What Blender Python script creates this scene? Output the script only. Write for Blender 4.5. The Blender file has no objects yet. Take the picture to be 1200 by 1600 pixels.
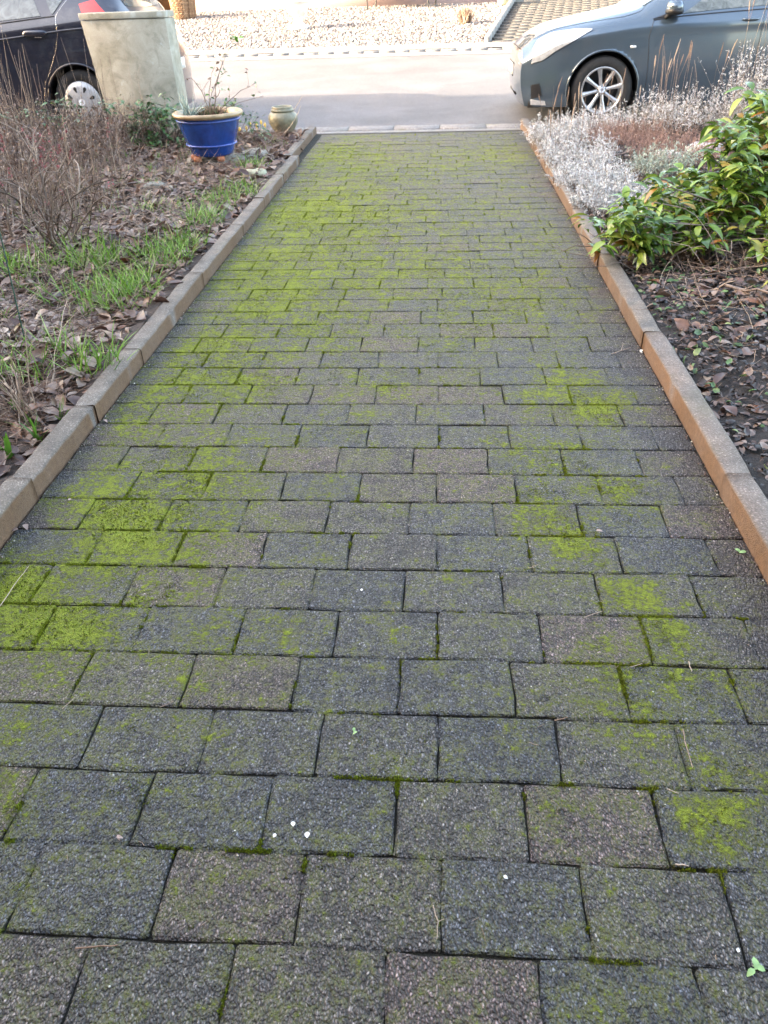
import bpy, math, random
import numpy as np
from mathutils import Vector, Matrix, noise as mnoise

rng = np.random.default_rng(7)
random.seed(7)
S = bpy.context.scene
COL = S.collection

# ------------------------------------------------------------------ camera, light, exposure
F_PX, CAM_H = 1200.0, 1.275
_vy = np.array([(690-600)/F_PX, (800+30)/F_PX, -1.0])
_d2 = _vy + np.array([1, .033, 0.])
_n = np.cross(_d2, _vy); _n /= np.linalg.norm(_n)
if _n[1] < 0: _n = -_n
_Y = _vy/np.linalg.norm(_vy); _X = np.cross(_Y, _n)
MC = np.array([_X, _Y, _n])                       # camera -> world rotation
CAMP = np.array([0, 0, CAM_H])
cam = bpy.data.cameras.new('camera'); camo = bpy.data.objects.new('camera', cam); COL.objects.link(camo)
m4 = Matrix([list(MC[0])+[0], list(MC[1])+[0], list(MC[2])+[CAM_H], [0, 0, 0, 1]])
camo.matrix_world = m4
cam.sensor_fit = 'VERTICAL'; cam.sensor_height = 36; cam.sensor_width = 27; cam.lens = 27
cam.clip_start = .02; cam.clip_end = 500
cam.dof.use_dof = True; cam.dof.focus_distance = 2.2; cam.dof.aperture_fstop = 9
S.camera = camo

SUN_EL, SUN_DIR = math.radians(20), math.radians(12)     # light travels towards +x +y
W = bpy.data.worlds.new('World'); S.world = W; W.use_nodes = True
wn = W.node_tree; bg = wn.nodes['Background']
sky = wn.nodes.new('ShaderNodeTexSky'); sky.sky_type = 'NISHITA'; sky.sun_disc = False
sky.sun_elevation = SUN_EL; sky.sun_rotation = math.radians(258); sky.air_density = 1.0; sky.dust_density = 3.0; sky.ozone_density = 1.0
wn.links.new(sky.outputs[0], bg.inputs[0]); bg.inputs[1].default_value = .15
sl = bpy.data.lights.new('sun', 'SUN'); sl.energy = 2.0; sl.angle = math.radians(.6); sl.color = (1, .93, .84)
so = bpy.data.objects.new('sun', sl); COL.objects.link(so)
so.rotation_euler = Vector((math.cos(SUN_DIR)*math.cos(SUN_EL), math.sin(SUN_DIR)*math.cos(SUN_EL), -math.sin(SUN_EL))).to_track_quat('-Z', 'Y').to_euler()
so.location = (-20, -10, 20)
S.view_settings.view_transform = 'Standard'; S.view_settings.look = 'None'
S.view_settings.exposure = 3.52; S.view_settings.gamma = 1; S.view_settings.use_curve_mapping = False
S.view_settings.use_white_balance = True; S.view_settings.white_balance_temperature = 8050; S.view_settings.white_balance_tint = 12

# ------------------------------------------------------------------ measuring helpers
def ray(px, py): return MC @ np.array([(px-600)/F_PX, (800-py)/F_PX, -1.])
def ground(px, py, z=0.): r = ray(px, py); return CAMP + r*(z-CAM_H)/r[2]
def at_y(px, py, y): r = ray(px, py); return CAMP + r*y/r[1]
def march(f, px, py):
    r_ = ray(px, py); t = np.linspace(2, 60, 6000); P_ = CAMP+t[:, None]*r_/r_[1]; k = np.argmax(P_[:, 2] < f(P_[:, 0], P_[:, 1])); return P_[k]
def on(f, px, py):
    p = ground(px, py, .08)
    for _ in range(4): p = ground(px, py, float(f(p[0], p[1])))
    return p

# ------------------------------------------------------------------ object helpers
def tag(o, label=None, cat=None, group=None, kind=None):
    if label: o['label'] = label
    if cat: o['category'] = cat
    if group: o['group'] = group
    if kind: o['kind'] = kind
    return o
def empty(name, loc=(0, 0, 0), **k):
    o = bpy.data.objects.new(name, None); COL.objects.link(o); o.location = loc; o.empty_display_size = .1
    return tag(o, **k)
def link(name, me, parent=None, loc=None, **k):
    o = bpy.data.objects.new(name, me); COL.objects.link(o)
    if parent: o.parent = parent
    if loc is not None: o.location = loc
    return tag(o, **k)

class Acc:
    """collects triangles with a per-vertex random value"""
    def __init__(s): s.v = []; s.f = []; s.r = []; s.n = 0
    def add(s, v, f, r=0.5):
        v = np.asarray(v, float).reshape(-1, 3); f = np.asarray(f, int).reshape(-1, 3)
        s.v.append(v); s.f.append(f+s.n)
        s.r.append(np.broadcast_to(np.asarray(r, float), (len(v),)).copy()); s.n += len(v)
    def inst(s, tv, tf, R, loc, r):
        tv = np.asarray(tv); tf = np.asarray(tf)
        v = np.einsum('kij,nj->kni', R, tv) + loc[:, None, :]
        K, N = len(loc), len(tv)
        f = tf[None] + (np.arange(K)*N)[:, None, None]
        s.add(v.reshape(-1, 3), f.reshape(-1, 3), np.repeat(r, N))
    def mesh(s, name, mat, smooth=False):
        v = np.concatenate(s.v); f = np.concatenate(s.f); r = np.concatenate(s.r)
        me = bpy.data.meshes.new(name)
        me.vertices.add(len(v)); me.vertices.foreach_set('co', v.ravel())
        me.loops.add(len(f)*3); me.loops.foreach_set('vertex_index', f.ravel().astype(np.int32))
        me.polygons.add(len(f)); me.polygons.foreach_set('loop_start', np.arange(len(f), dtype=np.int32)*3)
        me.polygons.foreach_set('loop_total', np.full(len(f), 3, np.int32))
        if smooth: me.polygons.foreach_set('use_smooth', np.ones(len(f), bool))
        a = me.attributes.new('rnd', 'FLOAT', 'POINT'); a.data.foreach_set('value', r)
        me.update(calc_edges=True); me.materials.append(mat)
        return me
    def build(s, name, mat, parent=None, smooth=False, loc=None, **k):
        return link(name, s.mesh(name, mat, smooth), parent, loc, **k)

def quads(n, m, wrap=False):
    """triangles of an n x m vertex grid"""
    f = []
    for i in range(n-1):
        for j in range(m if wrap else m-1):
            a, b = i*m+j, i*m+(j+1) % m; c, d = b+m, a+m
            f += [(a, b, c), (a, c, d)]
    return np.array(f)

def box(acc, x0, x1, y0, y1, z0, z1, r=.5):
    v = [(x, y, z) for z in (z0, z1) for y in (y0, y1) for x in (x0, x1)]
    f = [(0, 2, 3), (0, 3, 1), (4, 5, 7), (4, 7, 6), (0, 1, 5), (0, 5, 4), (2, 6, 7), (2, 7, 3), (0, 4, 6), (0, 6, 2), (1, 3, 7), (1, 7, 5)]
    acc.add(v, f, r)

def bevel_box(acc, x0, x1, y0, y1, z0, z1, b, r=.5, jit=0.):
    """box whose top edges are chamfered"""
    def ringz(d, z): return [(x0+d, y0+d, z), (x1-d, y0+d, z), (x1-d, y1-d, z), (x0+d, y1-d, z)]
    v = np.array(ringz(0, z0)+ringz(0, z1-b)+ringz(b, z1))
    if jit: v[:, :2] += np.tile(rng.normal(0, jit, (4, 2)), (3, 1)); v[8:, 2] += rng.normal(0, jit*.5, 4)
    f = list(quads(3, 4, True)) + [(8, 9, 10), (8, 10, 11)]
    acc.add(v, f, r)

def tubes(acc, paths, rad, sides=4, r=None):
    """paths (K,P,3), rad (K,P)"""
    paths = np.asarray(paths, float); rad = np.asarray(rad, float)
    K, P, _ = paths.shape
    t = np.gradient(paths, axis=1); t /= np.linalg.norm(t, axis=2, keepdims=True)+1e-9
    ref = np.where(np.abs(t[..., 2:3]) > .9, np.array([1., 0, 0]), np.array([0, 0, 1.]))
    a = np.cross(t, ref); a /= np.linalg.norm(a, axis=2, keepdims=True)+1e-9
    b = np.cross(t, a)
    an = np.arange(sides)*2*math.pi/sides
    v = paths[:, :, None]+rad[:, :, None, None]*(a[:, :, None]*np.cos(an)[None, None, :, None]+b[:, :, None]*np.sin(an)[None, None, :, None])
    tf = quads(P, sides, True)
    N = P*sides
    f = tf[None]+(np.arange(K)*N)[:, None, None]
    if r is None: r = rng.random(K)
    acc.add(v.reshape(-1, 3), f.reshape(-1, 3), np.repeat(r, N))

def ribbons(acc, paths, wid, r=None, side=None):
    paths = np.asarray(paths, float); wid = np.asarray(wid, float)
    K, P, _ = paths.shape
    if side is None:
        an = rng.random(K)*2*math.pi; side = np.stack([np.cos(an), np.sin(an), an*0], 1)
    s_ = side[:, None, :]*wid[:, :, None]*.5
    v = np.stack([paths-s_, paths+s_], 2)
    tf = quads(P, 2); N = P*2
    f = tf[None]+(np.arange(K)*N)[:, None, None]
    if r is None: r = rng.random(K)
    acc.add(v.reshape(-1, 3), f.reshape(-1, 3), np.repeat(r, N))

def grow(base, dirs, length, P=5, wob=.25, grav=0.):
    """random-walk paths"""
    base = np.asarray(base, float); K = len(base)
    d = np.asarray(dirs, float); d = d/np.linalg.norm(d, axis=1, keepdims=True)
    pts = [base]; st = (np.asarray(length)/(P-1))[:, None]
    for _ in range(P-1):
        d = d+rng.normal(0, wob, (K, 3)); d[:, 2] -= grav; d /= np.linalg.norm(d, axis=1, keepdims=True)
        pts.append(pts[-1]+d*st)
    return np.stack(pts, 1)

def rotmats(K, tilt=.5, yaw=None):
    """yaw about z then random tilt"""
    yaw = rng.random(K)*2*math.pi if yaw is None else yaw
    ax = rng.random(K)*2*math.pi; t = rng.normal(0, tilt, K)
    c, s = np.cos(yaw), np.sin(yaw); Z0 = np.zeros(K); O = np.ones(K)
    Rz = np.stack([np.stack([c, -s, Z0], 1), np.stack([s, c, Z0], 1), np.stack([Z0, Z0, O], 1)], 1)
    k = np.stack([np.cos(ax), np.sin(ax), Z0], 1)
    Kx = np.zeros((K, 3, 3)); Kx[:, 0, 2] = k[:, 1]; Kx[:, 1, 2] = -k[:, 0]; Kx[:, 2, 0] = -k[:, 1]; Kx[:, 2, 1] = k[:, 0]
    R = np.eye(3)[None]+np.sin(t)[:, None, None]*Kx+(1-np.cos(t))[:, None, None]*(Kx@Kx)
    return R@Rz

def dirmats(dirs, roll=.5):
    """frames whose local x is along dirs, local z roughly up"""
    x = dirs/np.linalg.norm(dirs, axis=1, keepdims=True)
    up = np.array([0, 0, 1.])+rng.normal(0, roll, (len(x), 3))
    y = np.cross(up, x); y /= np.linalg.norm(y, axis=1, keepdims=True)+1e-9
    z = np.cross(x, y)
    return np.stack([x, y, z], 2)

def leaf(L=1., Wd=.4, fold=.25, curl=.3, nl=5, wav=0., tip=1.):
    v = []
    for i in range(nl):
        t = i/(nl-1); w = Wd*.5*(math.sin(math.pi*min(1, t**.8))**.8 if 0 < t < 1 else 0.02)
        if t > .6: w *= (1-(t-.6)*.5*tip)
        z = -curl*(t-.3)**2*L
        for j in (-1, 0, 1):
            v.append((t*L, j*w, z+abs(j)*fold*w+wav*math.sin(7*t+3*j)*L))
    return np.array(v), quads(nl, 3)

# ------------------------------------------------------------------ node materials
class NM:
    def __init__(s, name):
        s.m = bpy.data.materials.new(name); s.m.use_nodes = True; s.t = s.m.node_tree
        s.b = s.t.nodes['Principled BSDF']
    def n(s, t, **k):
        x = s.t.nodes.new(t)
        for a, b in k.items(): setattr(x, a, b)
        return x
    def l(s, a, b): s.t.links.new(a, b)
    def pos(s): return s.n('ShaderNodeNewGeometry').outputs['Position']
    def objc(s): return s.n('ShaderNodeTexCoord').outputs['Object']
    def attr(s, name): return s.n('ShaderNodeAttribute', attribute_name=name).outputs['Fac']
    def noise(s, scale, detail=3, rough=.6, vec=None, dist=0.):
        x = s.n('ShaderNodeTexNoise'); x.inputs['Scale'].default_value = scale; x.inputs['Detail'].default_value = detail
        x.inputs['Roughness'].default_value = rough; x.inputs['Distortion'].default_value = dist
        if vec is not None: s.l(vec, x.inputs['Vector'])
        return x.outputs['Fac']
    def vor(s, scale, vec=None, feature='F1', out='Distance'):
        x = s.n('ShaderNodeTexVoronoi', feature=feature); x.inputs['Scale'].default_value = scale
        if vec is not None: s.l(vec, x.inputs['Vector'])
        return x.outputs[out]
    def ramp(s, fac, stops):
        x = s.n('ShaderNodeValToRGB'); cr = x.color_ramp
        while len(cr.elements) < len(stops): cr.elements.new(.5)
        for e, (p, c) in zip(cr.elements, stops):
            e.position = p; e.color = (c, c, c, 1) if isinstance(c, (int, float)) else (*c, 1)
        s.l(fac, x.inputs[0]); return x.outputs[0]
    def mix(s, fac, a, b, mode='MIX'):
        x = s.n('ShaderNodeMix', data_type='RGBA', blend_type=mode)
        for i, v in ((0, fac), (6, a), (7, b)):
            if isinstance(v, (int, float)): x.inputs[i].default_value = v if i == 0 else (v, v, v, 1)
            elif isinstance(v, tuple): x.inputs[i].default_value = (*v, 1)
            else: s.l(v, x.inputs[i])
        return x.outputs[2]
    def math(s, op, a, b=0., c=None):
        x = s.n('ShaderNodeMath', operation=op)
        for i, v in enumerate((a, b) if c is None else (a, b, c)):
            if isinstance(v, (int, float)): x.inputs[i].default_value = v
            else: s.l(v, x.inputs[i])
        return x.outputs[0]
    def mr(s, v, a, b, c=0., d=1.):
        x = s.n('ShaderNodeMapRange'); s.l(v, x.inputs[0])
        for i, q in enumerate((a, b, c, d)): x.inputs[i+1].default_value = q
        return x.outputs[0]
    def bump(s, h, strength=.5, dist=.01, prev=None):
        x = s.n('ShaderNodeBump'); x.inputs['Strength'].default_value = strength; x.inputs['Distance'].default_value = dist
        s.l(h, x.inputs['Height'])
        if prev is not None: s.l(prev, x.inputs['Normal'])
        return x.outputs[0]
    def out(s, col=None, rough=.6, nor=None, **k):
        if col is not None:
            if isinstance(col, tuple): s.b.inputs['Base Color'].default_value = (*col, 1)
            else: s.l(col, s.b.inputs['Base Color'])
        if isinstance(rough, (int, float)): s.b.inputs['Roughness'].default_value = rough
        else: s.l(rough, s.b.inputs['Roughness'])
        if nor is not None: s.l(nor, s.b.inputs['Normal'])
        for a, b in k.items(): s.b.inputs[a.replace('_', ' ')].default_value = b
        return s.m

def m_simple(name, col, rough=.5, var=.15, scale=20, bump=0., bscale=60, **k):
    m = NM(name); p = m.objc()
    n = m.noise(scale, 4, .6, p)
    c = m.mix(m.mr(n, .3, .7), tuple(x*(1-var) for x in col), tuple(min(1, x*(1+var)) for x in col))
    nor = m.bump(m.noise(bscale, 3, .6, p), bump, .01) if bump else None
    return m.out(c, rough, nor, **k)

def m_attr(name, stops, rough=.6, spot=.3, scale=60, trans=0., **k):
    """colour from the per-piece random value"""
    m = NM(name); c = m.ramp(m.attr('rnd'), stops)
    n = m.noise(scale, 3, .6, m.pos())
    c = m.mix(m.mr(n, .3, .75, 0, spot), c, m.mix(1., c, (.35, .33, .3), 'MULTIPLY'))
    mat = m.out(c, rough, **k)
    if trans:
        t = m.n('ShaderNodeBsdfTranslucent'); m.l(c, t.inputs[0])
        x = m.n('ShaderNodeMixShader'); x.inputs[0].default_value = trans
        o = [q for q in m.t.nodes if q.type == 'OUTPUT_MATERIAL'][0]
        m.l(m.b.outputs[0], x.inputs[1]); m.l(t.outputs[0], x.inputs[2]); m.l(x.outputs[0], o.inputs[0])
    return mat

MOSS_STOPS = [(0., (.055, .062, .012)), (.3, (.13, .145, .020)), (.6, (.22, .262, .024)), (1., (.33, .43, .030))]

def m_paver():
    m = NM('mossy_exposed_aggregate'); p = m.pos()
    tone = m.attr('tone'); moss = m.attr('moss')
    base = m.ramp(tone, [(0, (.082, .088, .104)), (.38, (.108, .108, .118)), (.6, (.130, .119, .116)), (.8, (.140, .112, .104)), (1, (.178, .128, .122))])
    big = m.noise(7, 4, .6, p)
    base = m.mix(m.mr(big, .3, .7), m.mix(1., base, (.78, .78, .80), 'MULTIPLY'), m.mix(1., base, (1.2, 1.2, 1.2), 'MULTIPLY'))
    mp = m.n('ShaderNodeMapping'); m.l(p, mp.inputs[0]); mp.inputs['Scale'].default_value = (1, .62, 1); mp.inputs['Rotation'].default_value = (0, 0, .25)
    wv = m.n('ShaderNodeVectorMath', operation='MULTIPLY_ADD'); nzc = m.n('ShaderNodeTexNoise'); nzc.inputs['Scale'].default_value = 90; m.l(p, nzc.inputs['Vector']); m.l(nzc.outputs['Color'], wv.inputs[0]); wv.inputs[1].default_value = (.006, .006, .006); m.l(mp.outputs[0], wv.inputs[2]); pe = wv.outputs[0]
    vc = m.vor(270, pe, out='Color'); sep = m.n('ShaderNodeSeparateColor'); m.l(vc, sep.inputs[0])
    grain = m.ramp(sep.outputs[0], [(0, .42), (.5, .92), (.85, 1.6), (.97, 2.3), (1, 3.8)])
    base = m.mix(1., base, grain, 'MULTIPLY')
    vd = m.vor(270, pe); vd2 = m.vor(120, pe)
    # dark gaps between the pebbles
    gap = m.math('MULTIPLY', m.mr(vd, .25, .6, 1., .22), m.mr(m.noise(150, 3, .7, pe), .36, .56, .55, 1.12))
    base = m.mix(1., base, gap, 'MULTIPLY')
    # moss: thin green film, then thick bright patches
    n1 = m.noise(14, 5, .65, p); n2 = m.noise(95, 4, .7, p); n3 = m.noise(38, 4, .6, p)
    k = m.math('ADD', moss, m.math('MULTIPLY', m.math('SUBTRACT', n1, .5), 1.7))
    k = m.math('ADD', k, m.math('MULTIPLY', m.math('SUBTRACT', n2, .5), 2.0))
    k = m.math('ADD', k, m.math('MULTIPLY', m.math('SUBTRACT', n3, .5), 1.8))
    k = m.math('ADD', k, m.math('MULTIPLY', m.math('SUBTRACT', m.noise(5, 3, .6, p), .5), 1.1))
    film = m.mr(k, .14, .85, 0, .80); film = m.math('MULTIPLY', film, m.mr(gap, .4, 1, 1., .62))
    thick = m.mr(k, .62, 1.02, 0, .95)
    mcol = m.ramp(m.math('ADD', m.math('MULTIPLY', n2, .7), m.math('MULTIPLY', k, .30)), MOSS_STOPS)
    c = m.mix(film, base, (.145, .150, .040)); c = m.mix(thick, c, mcol)
    h = m.math('ADD', m.math('MULTIPLY', m.math('SUBTRACT', 1., vd), 1.), m.math('MULTIPLY', m.math('SUBTRACT', 1., vd2), .4))
    h = m.math('ADD', h, m.math('MULTIPLY', n2, .5)); h = m.math('ADD', h, m.math('MULTIPLY', thick, m.math('MULTIPLY', m.noise(300, 2, .6, p), 2.5)))
    nor = m.bump(h, 1., .0065); nor = m.bump(m.noise(22, 3, .6, p), .5, .006, nor)
    r = m.mix(thick, m.mr(sep.outputs[1], 0, 1, .38, .75), .95)
    return m.out(c, r, nor, Specular_IOR_Level=.5)

def m_soil(name, a, b, scale=40):
    m = NM(name); p = m.pos(); n = m.noise(scale, 6, .7, p); n2 = m.noise(4, 3, .6, p)
    c = m.mix(m.mr(n, .3, .7), a, b); c = m.mix(m.mr(n2, .3, .7, 0, .5), c, m.mix(1., c, (.5, .5, .5), 'MULTIPLY'))
    return m.out(c, .85, m.bump(n, .9, .02))

def m_concrete(name, col, side=None, stain=.4, gr=260):
    """side: colour of the algae film on the vertical faces (a growth, not a shade)"""
    m = NM(name); p = m.pos(); vc = m.vor(gr, p, out='Color'); sep = m.n('ShaderNodeSeparateColor'); m.l(vc, sep.inputs[0])
    c = m.mix(1., m.mix(m.mr(m.noise(9, 5, .65, p), .3, .7), tuple(x*(1-stain) for x in col), tuple(x*(1+stain*.5) for x in col)),
              m.ramp(sep.outputs[0], [(0, .72), (.7, 1.05), (.93, 1.35), (1, 2.0)]), 'MULTIPLY')
    c = m.mix(m.mr(m.noise(3, 4, .6, p), .55, .75, 0, .45), c, (col[0]*.75, col[1]*.85, col[2]*.5))
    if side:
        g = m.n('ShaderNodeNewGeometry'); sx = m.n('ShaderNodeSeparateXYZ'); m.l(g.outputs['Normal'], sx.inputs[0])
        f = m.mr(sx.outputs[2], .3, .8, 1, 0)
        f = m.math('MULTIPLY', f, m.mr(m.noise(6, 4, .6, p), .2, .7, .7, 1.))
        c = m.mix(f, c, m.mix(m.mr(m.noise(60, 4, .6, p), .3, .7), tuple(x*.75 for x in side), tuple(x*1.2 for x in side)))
    h = m.math('ADD', m.vor(gr, p), m.noise(80, 4, .6, p))
    return m.out(c, .75, m.bump(h, .55, .003))

M = {}
M['paver'] = m_paver()
M['moss'] = m_attr('moss_tuft', MOSS_STOPS, .9, .2, 200)
M['joint'] = m_soil('joint_soil', (.010, .009, .008), (.045, .042, .026), 60)
M['soil'] = m_soil('garden_soil', (.05, .032, .025), (.13, .09, .07))
M['soil_dark'] = m_soil('mulch_soil', (.015, .012, .011), (.055, .042, .036))
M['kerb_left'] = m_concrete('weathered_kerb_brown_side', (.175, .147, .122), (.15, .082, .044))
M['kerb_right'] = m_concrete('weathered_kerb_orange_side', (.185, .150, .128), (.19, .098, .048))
M['leaf_litter'] = m_attr('dead_leaves', [(0, (.035, .018, .015)), (.2, (.12, .060, .045)), (.5, (.23, .145, .11)), (.75, (.34, .25, .20)), (.88, (.22, .085, .04)), (1, (.40, .30, .22))], .34, .6, 40, .1)
M['leaf_dark'] = m_attr('dark_mulch', [(0, (.018, .014, .014)), (.4, (.06, .04, .036)), (.7, (.15, .10, .085)), (.9, (.26, .19, .16)), (1, (.34, .20, .10))], .5, .5, 60)
M['straw'] = m_attr('dry_stems', [(0, (.12, .075, .055)), (.5, (.28, .19, .145)), (1, (.50, .39, .30))], .7, .3, 40)
M['needle'] = m_attr('rusty_straw', [(0, (.09, .045, .028)), (.5, (.20, .105, .07)), (1, (.34, .21, .14))], .7, .3, 40)
M['twig_grey'] = m_attr('shrub_bark', [(0, (.085, .058, .045)), (.5, (.24, .175, .145)), (1, (.46, .37, .31))], .75, .6, 70)
M['grass'] = m_attr('grass_blade', [(0, (.07, .17, .02)), (.5, (.15, .32, .04)), (.85, (.27, .46, .10)), (1, (.48, .50, .26))], .45, .15, 60, .25)
M['bulb'] = m_attr('bulb_leaf', [(0, (.05, .15, .02)), (1, (.13, .33, .04))], .4, .1, 60, .2)
M['evergreen'] = m_attr('evergreen_leaf', [(0, (.018, .055, .016)), (.5, (.04, .12, .03)), (.85, (.07, .17, .05)), (1, (.15, .24, .06))], .32, .2, 60, .1)
M['laurel'] = m_attr('laurel_leaf', [(0, (.045, .11, .025)), (.35, (.11, .21, .035)), (.6, (.20, .33, .05)), (.86, (.29, .37, .07)), (.96, (.38, .28, .08)), (1, (.38, .13, .03))], .22, .15, 60, .18)
M['groundgreen'] = m_attr('small_green_leaf', [(0, (.04, .10, .03)), (.6, (.09, .19, .06)), (1, (.30, .36, .13))], .4, .2, 60, .15)
M['silver'] = m_attr('silver_foliage', [(0, (.22, .25, .24)), (.4, (.50, .52, .52)), (1, (.80, .79, .81))], .8, .1, 60, .25)
M['silver_green'] = m_attr('sage_foliage', [(0, (.18, .23, .18)), (.5, (.34, .42, .35)), (1, (.52, .58, .50))], .8, .15, 60, .2)
M['heather'] = m_attr('withered_heather', [(0, (.16, .09, .075)), (.6, (.34, .20, .165)), (1, (.52, .38, .32))], .8, .2, 60, .15)
M['pinkbud'] = m_attr('pink_buds', [(0, (.25, .05, .06)), (1, (.50, .14, .15))], .6, .1)
M['asphalt'] = None

# ------------------------------------------------------------------ ground, street, far side
def zt(y):
    return np.interp(y, [8.6, 9.15, 9.5, 15.3, 16.5, 22.5, 60], [0, -.03, -.04, .225, .30, .80, 1.6])
def sheet(name, x0, x1, ys, mat, dz=0., zf=None, kind='structure', nx=2, zn=0., **k):
    a = Acc(); xs = np.linspace(x0, x1, nx); ys = np.asarray(ys, float)
    X, Yg = np.meshgrid(xs, ys); Zg = (zf or (lambda x, y: zt(y)))(X, Yg)+dz
    if zn: Zg = Zg+rng.normal(0, zn, Zg.shape)
    a.add(np.stack([X, Yg, Zg], 2), quads(len(ys), nx)); return a.build(name, mat, kind=kind, smooth=True, **k)

def m_asphalt():
    m = NM('worn_asphalt'); p = m.pos()
    n = m.noise(1.3, 5, .6, p); g = m.vor(160, p, out='Color'); sep = m.n('ShaderNodeSeparateColor'); m.l(g, sep.inputs[0])
    c = m.mix(m.mr(n, .3, .7), (.105, .101, .104), (.15, .145, .148))
    c = m.mix(m.mr(m.noise(.7, 3, .5, p, 1.), .52, .6, 0, .35), c, (.08, .079, .082))
    c = m.mix(1., c, m.ramp(sep.outputs[0], [(0, .7), (.8, 1.1), (1, 1.5)]), 'MULTIPLY')
    return m.out(c, .7, m.bump(m.vor(160, p), .6, .004))
M['asphalt'] = m_asphalt()
def m_gravel(name, a, b):
    m = NM(name); p = m.pos(); v = m.vor(28, p, out='Color'); sep = m.n('ShaderNodeSeparateColor'); m.l(v, sep.inputs[0])
    c = m.mix(sep.outputs[0], a, b)
    return m.out(c, .8, m.bump(m.vor(28, p), .9, .03))
M['gravel'] = m_gravel('pale_gravel', (.10, .088, .086), (.26, .235, .225))
M['gutter'] = m_concrete('gutter_concrete', (.19, .18, .175), stain=.25, gr=120)
M['kerb_far'] = m_concrete('pale_kerb', (.20, .19, .18), stain=.2, gr=60)
M['earth'] = m_soil('terrain_earth', (.10, .09, .07), (.16, .14, .10), 3)

sheet('ground', -120, 120, [-60, 0, 8.6, 9.15, 15.3, 22.5, 60, 200], M['earth'], -.16, zf=lambda x, y: np.interp(y, [-60, 8.6, 9.15, 9.5, 15.3, 16.5, 22.5, 60, 200], [0, 0, -.03, -.04, .225, .3, .80, 1.6, 2]))
sheet('road', -60, 60, [9.42, 9.5, 12, 15.3], M['asphalt'])
# gutter strip of long concrete slabs between the drive and the road, and the flush kerb behind it
gutter = Acc(); gutter_o = empty('gutter_strip', kind='structure')
for i in range(-16, 24):
    a = Acc(); x0 = i*.5; bevel_box(a, x0+.003, x0+.497, 9.13, 9.405+rng.normal(0, .002), -.2, -.028+rng.normal(0, .0015), .006, jit=.0015)
    a.build('kerb_stone', M['gutter'], gutter_o)
sheet('apron', -9, 12, [8.78, 9.125], M['gutter'], dz=-.006, nx=3)
far_kerb = empty('far_kerb', kind='structure')
kmesh = Acc(); bevel_box(kmesh, .0015, .2685, 0, .14, -.2, .035, .006); kme = kmesh.mesh('kerb_stone', M['kerb_far'])
for i in range(-24, 22):
    o = link('kerb_stone', kme, far_kerb, (i*.27, 15.72+rng.normal(0, .004), float(zt(15.72))+rng.normal(0, .004)))
sheet('far_gutter', -60, 60, [15.3, 15.715], M['gutter'], .004)
sheet('far_path', -60, 60, [15.86, 16.5], M['gutter'], .03)

# driveway opposite, dark block paving with pieces of its own
far_drive = empty('far_driveway', kind='structure')
M['dark_block'] = m_concrete('grey_brown_block', (.085, .078, .07), stain=.35, gr=60)
bm_ = Acc(); bevel_box(bm_, .006, .394, .006, .194, -.1, .0, .01); bme = bm_.mesh('paver', M['dark_block'])
def far_edge(y): return .80+(y-16.5)*.15
for j in range(30):
    y = 16.52+j*.2
    for i in range(15):
        x = far_edge(y)+.1+i*.4+(.2 if j % 2 else 0)
        link('paver', bme, far_drive, (x, y, float(zt(y+.1))+.035))
sheet('far_drive_bed', .75, 9, [16.5, 22.5], M['joint'], -.04)
ek = empty('drive_edging', kind='structure')
for j in range(12):
    y = 16.52+j*.5; a = Acc(); bevel_box(a, -.05, .05, .005, .495, -.2, .10, .012)
    o = a.build('kerb_stone', M['kerb_far'], ek, loc=(far_edge(y+.25), y, float(zt(y+.25)))); o.rotation_euler = (math.atan(.083), 0, -math.atan(.15))

# gravel front garden opposite: sheet plus real stones
ga = Acc(); V = [(x, y, float(zt(y))) for y in (16.5, 18, 20, 22.5) for x in (-40, -10, far_edge(y)-.05)]; ga.add(V, quads(4, 3)); ga.build('gravel_garden', M['gravel'], kind='structure')
st = Acc(); ico = np.array([(0, 0, 1), (.9, 0, .2), (.25, .85, .2), (-.7, .5, .2), (-.7, -.5, .2), (.25, -.85, .2), (0, 0, -.6)])
icf = np.array([(0, 1, 2), (0, 2, 3), (0, 3, 4), (0, 4, 5), (0, 5, 1), (6, 2, 1), (6, 3, 2), (6, 4, 3), (6, 5, 4), (6, 1, 5)])
K = 26000; y = rng.uniform(16.5, 22.4, K); x = rng.uniform(-8.5, 2.0, K); ok = x < far_edge(y)-.08; x, y = x[ok], y[ok]; K = len(x)
R = rotmats(K, .6)*rng.uniform(.016, .036, K)[:, None, None]
st.inst(ico, icf, R, np.stack([x, y, zt(y)+.010], 1), rng.random(K))
M['pebble'] = m_attr('pale_pebble', [(0, (.06, .05, .05)), (.4, (.19, .17, .16)), (1, (.42, .38, .36))], .8, .1)
st.build('gravel', M['pebble'], kind='stuff', label='pale gravel covering the sunlit front garden opposite')

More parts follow.
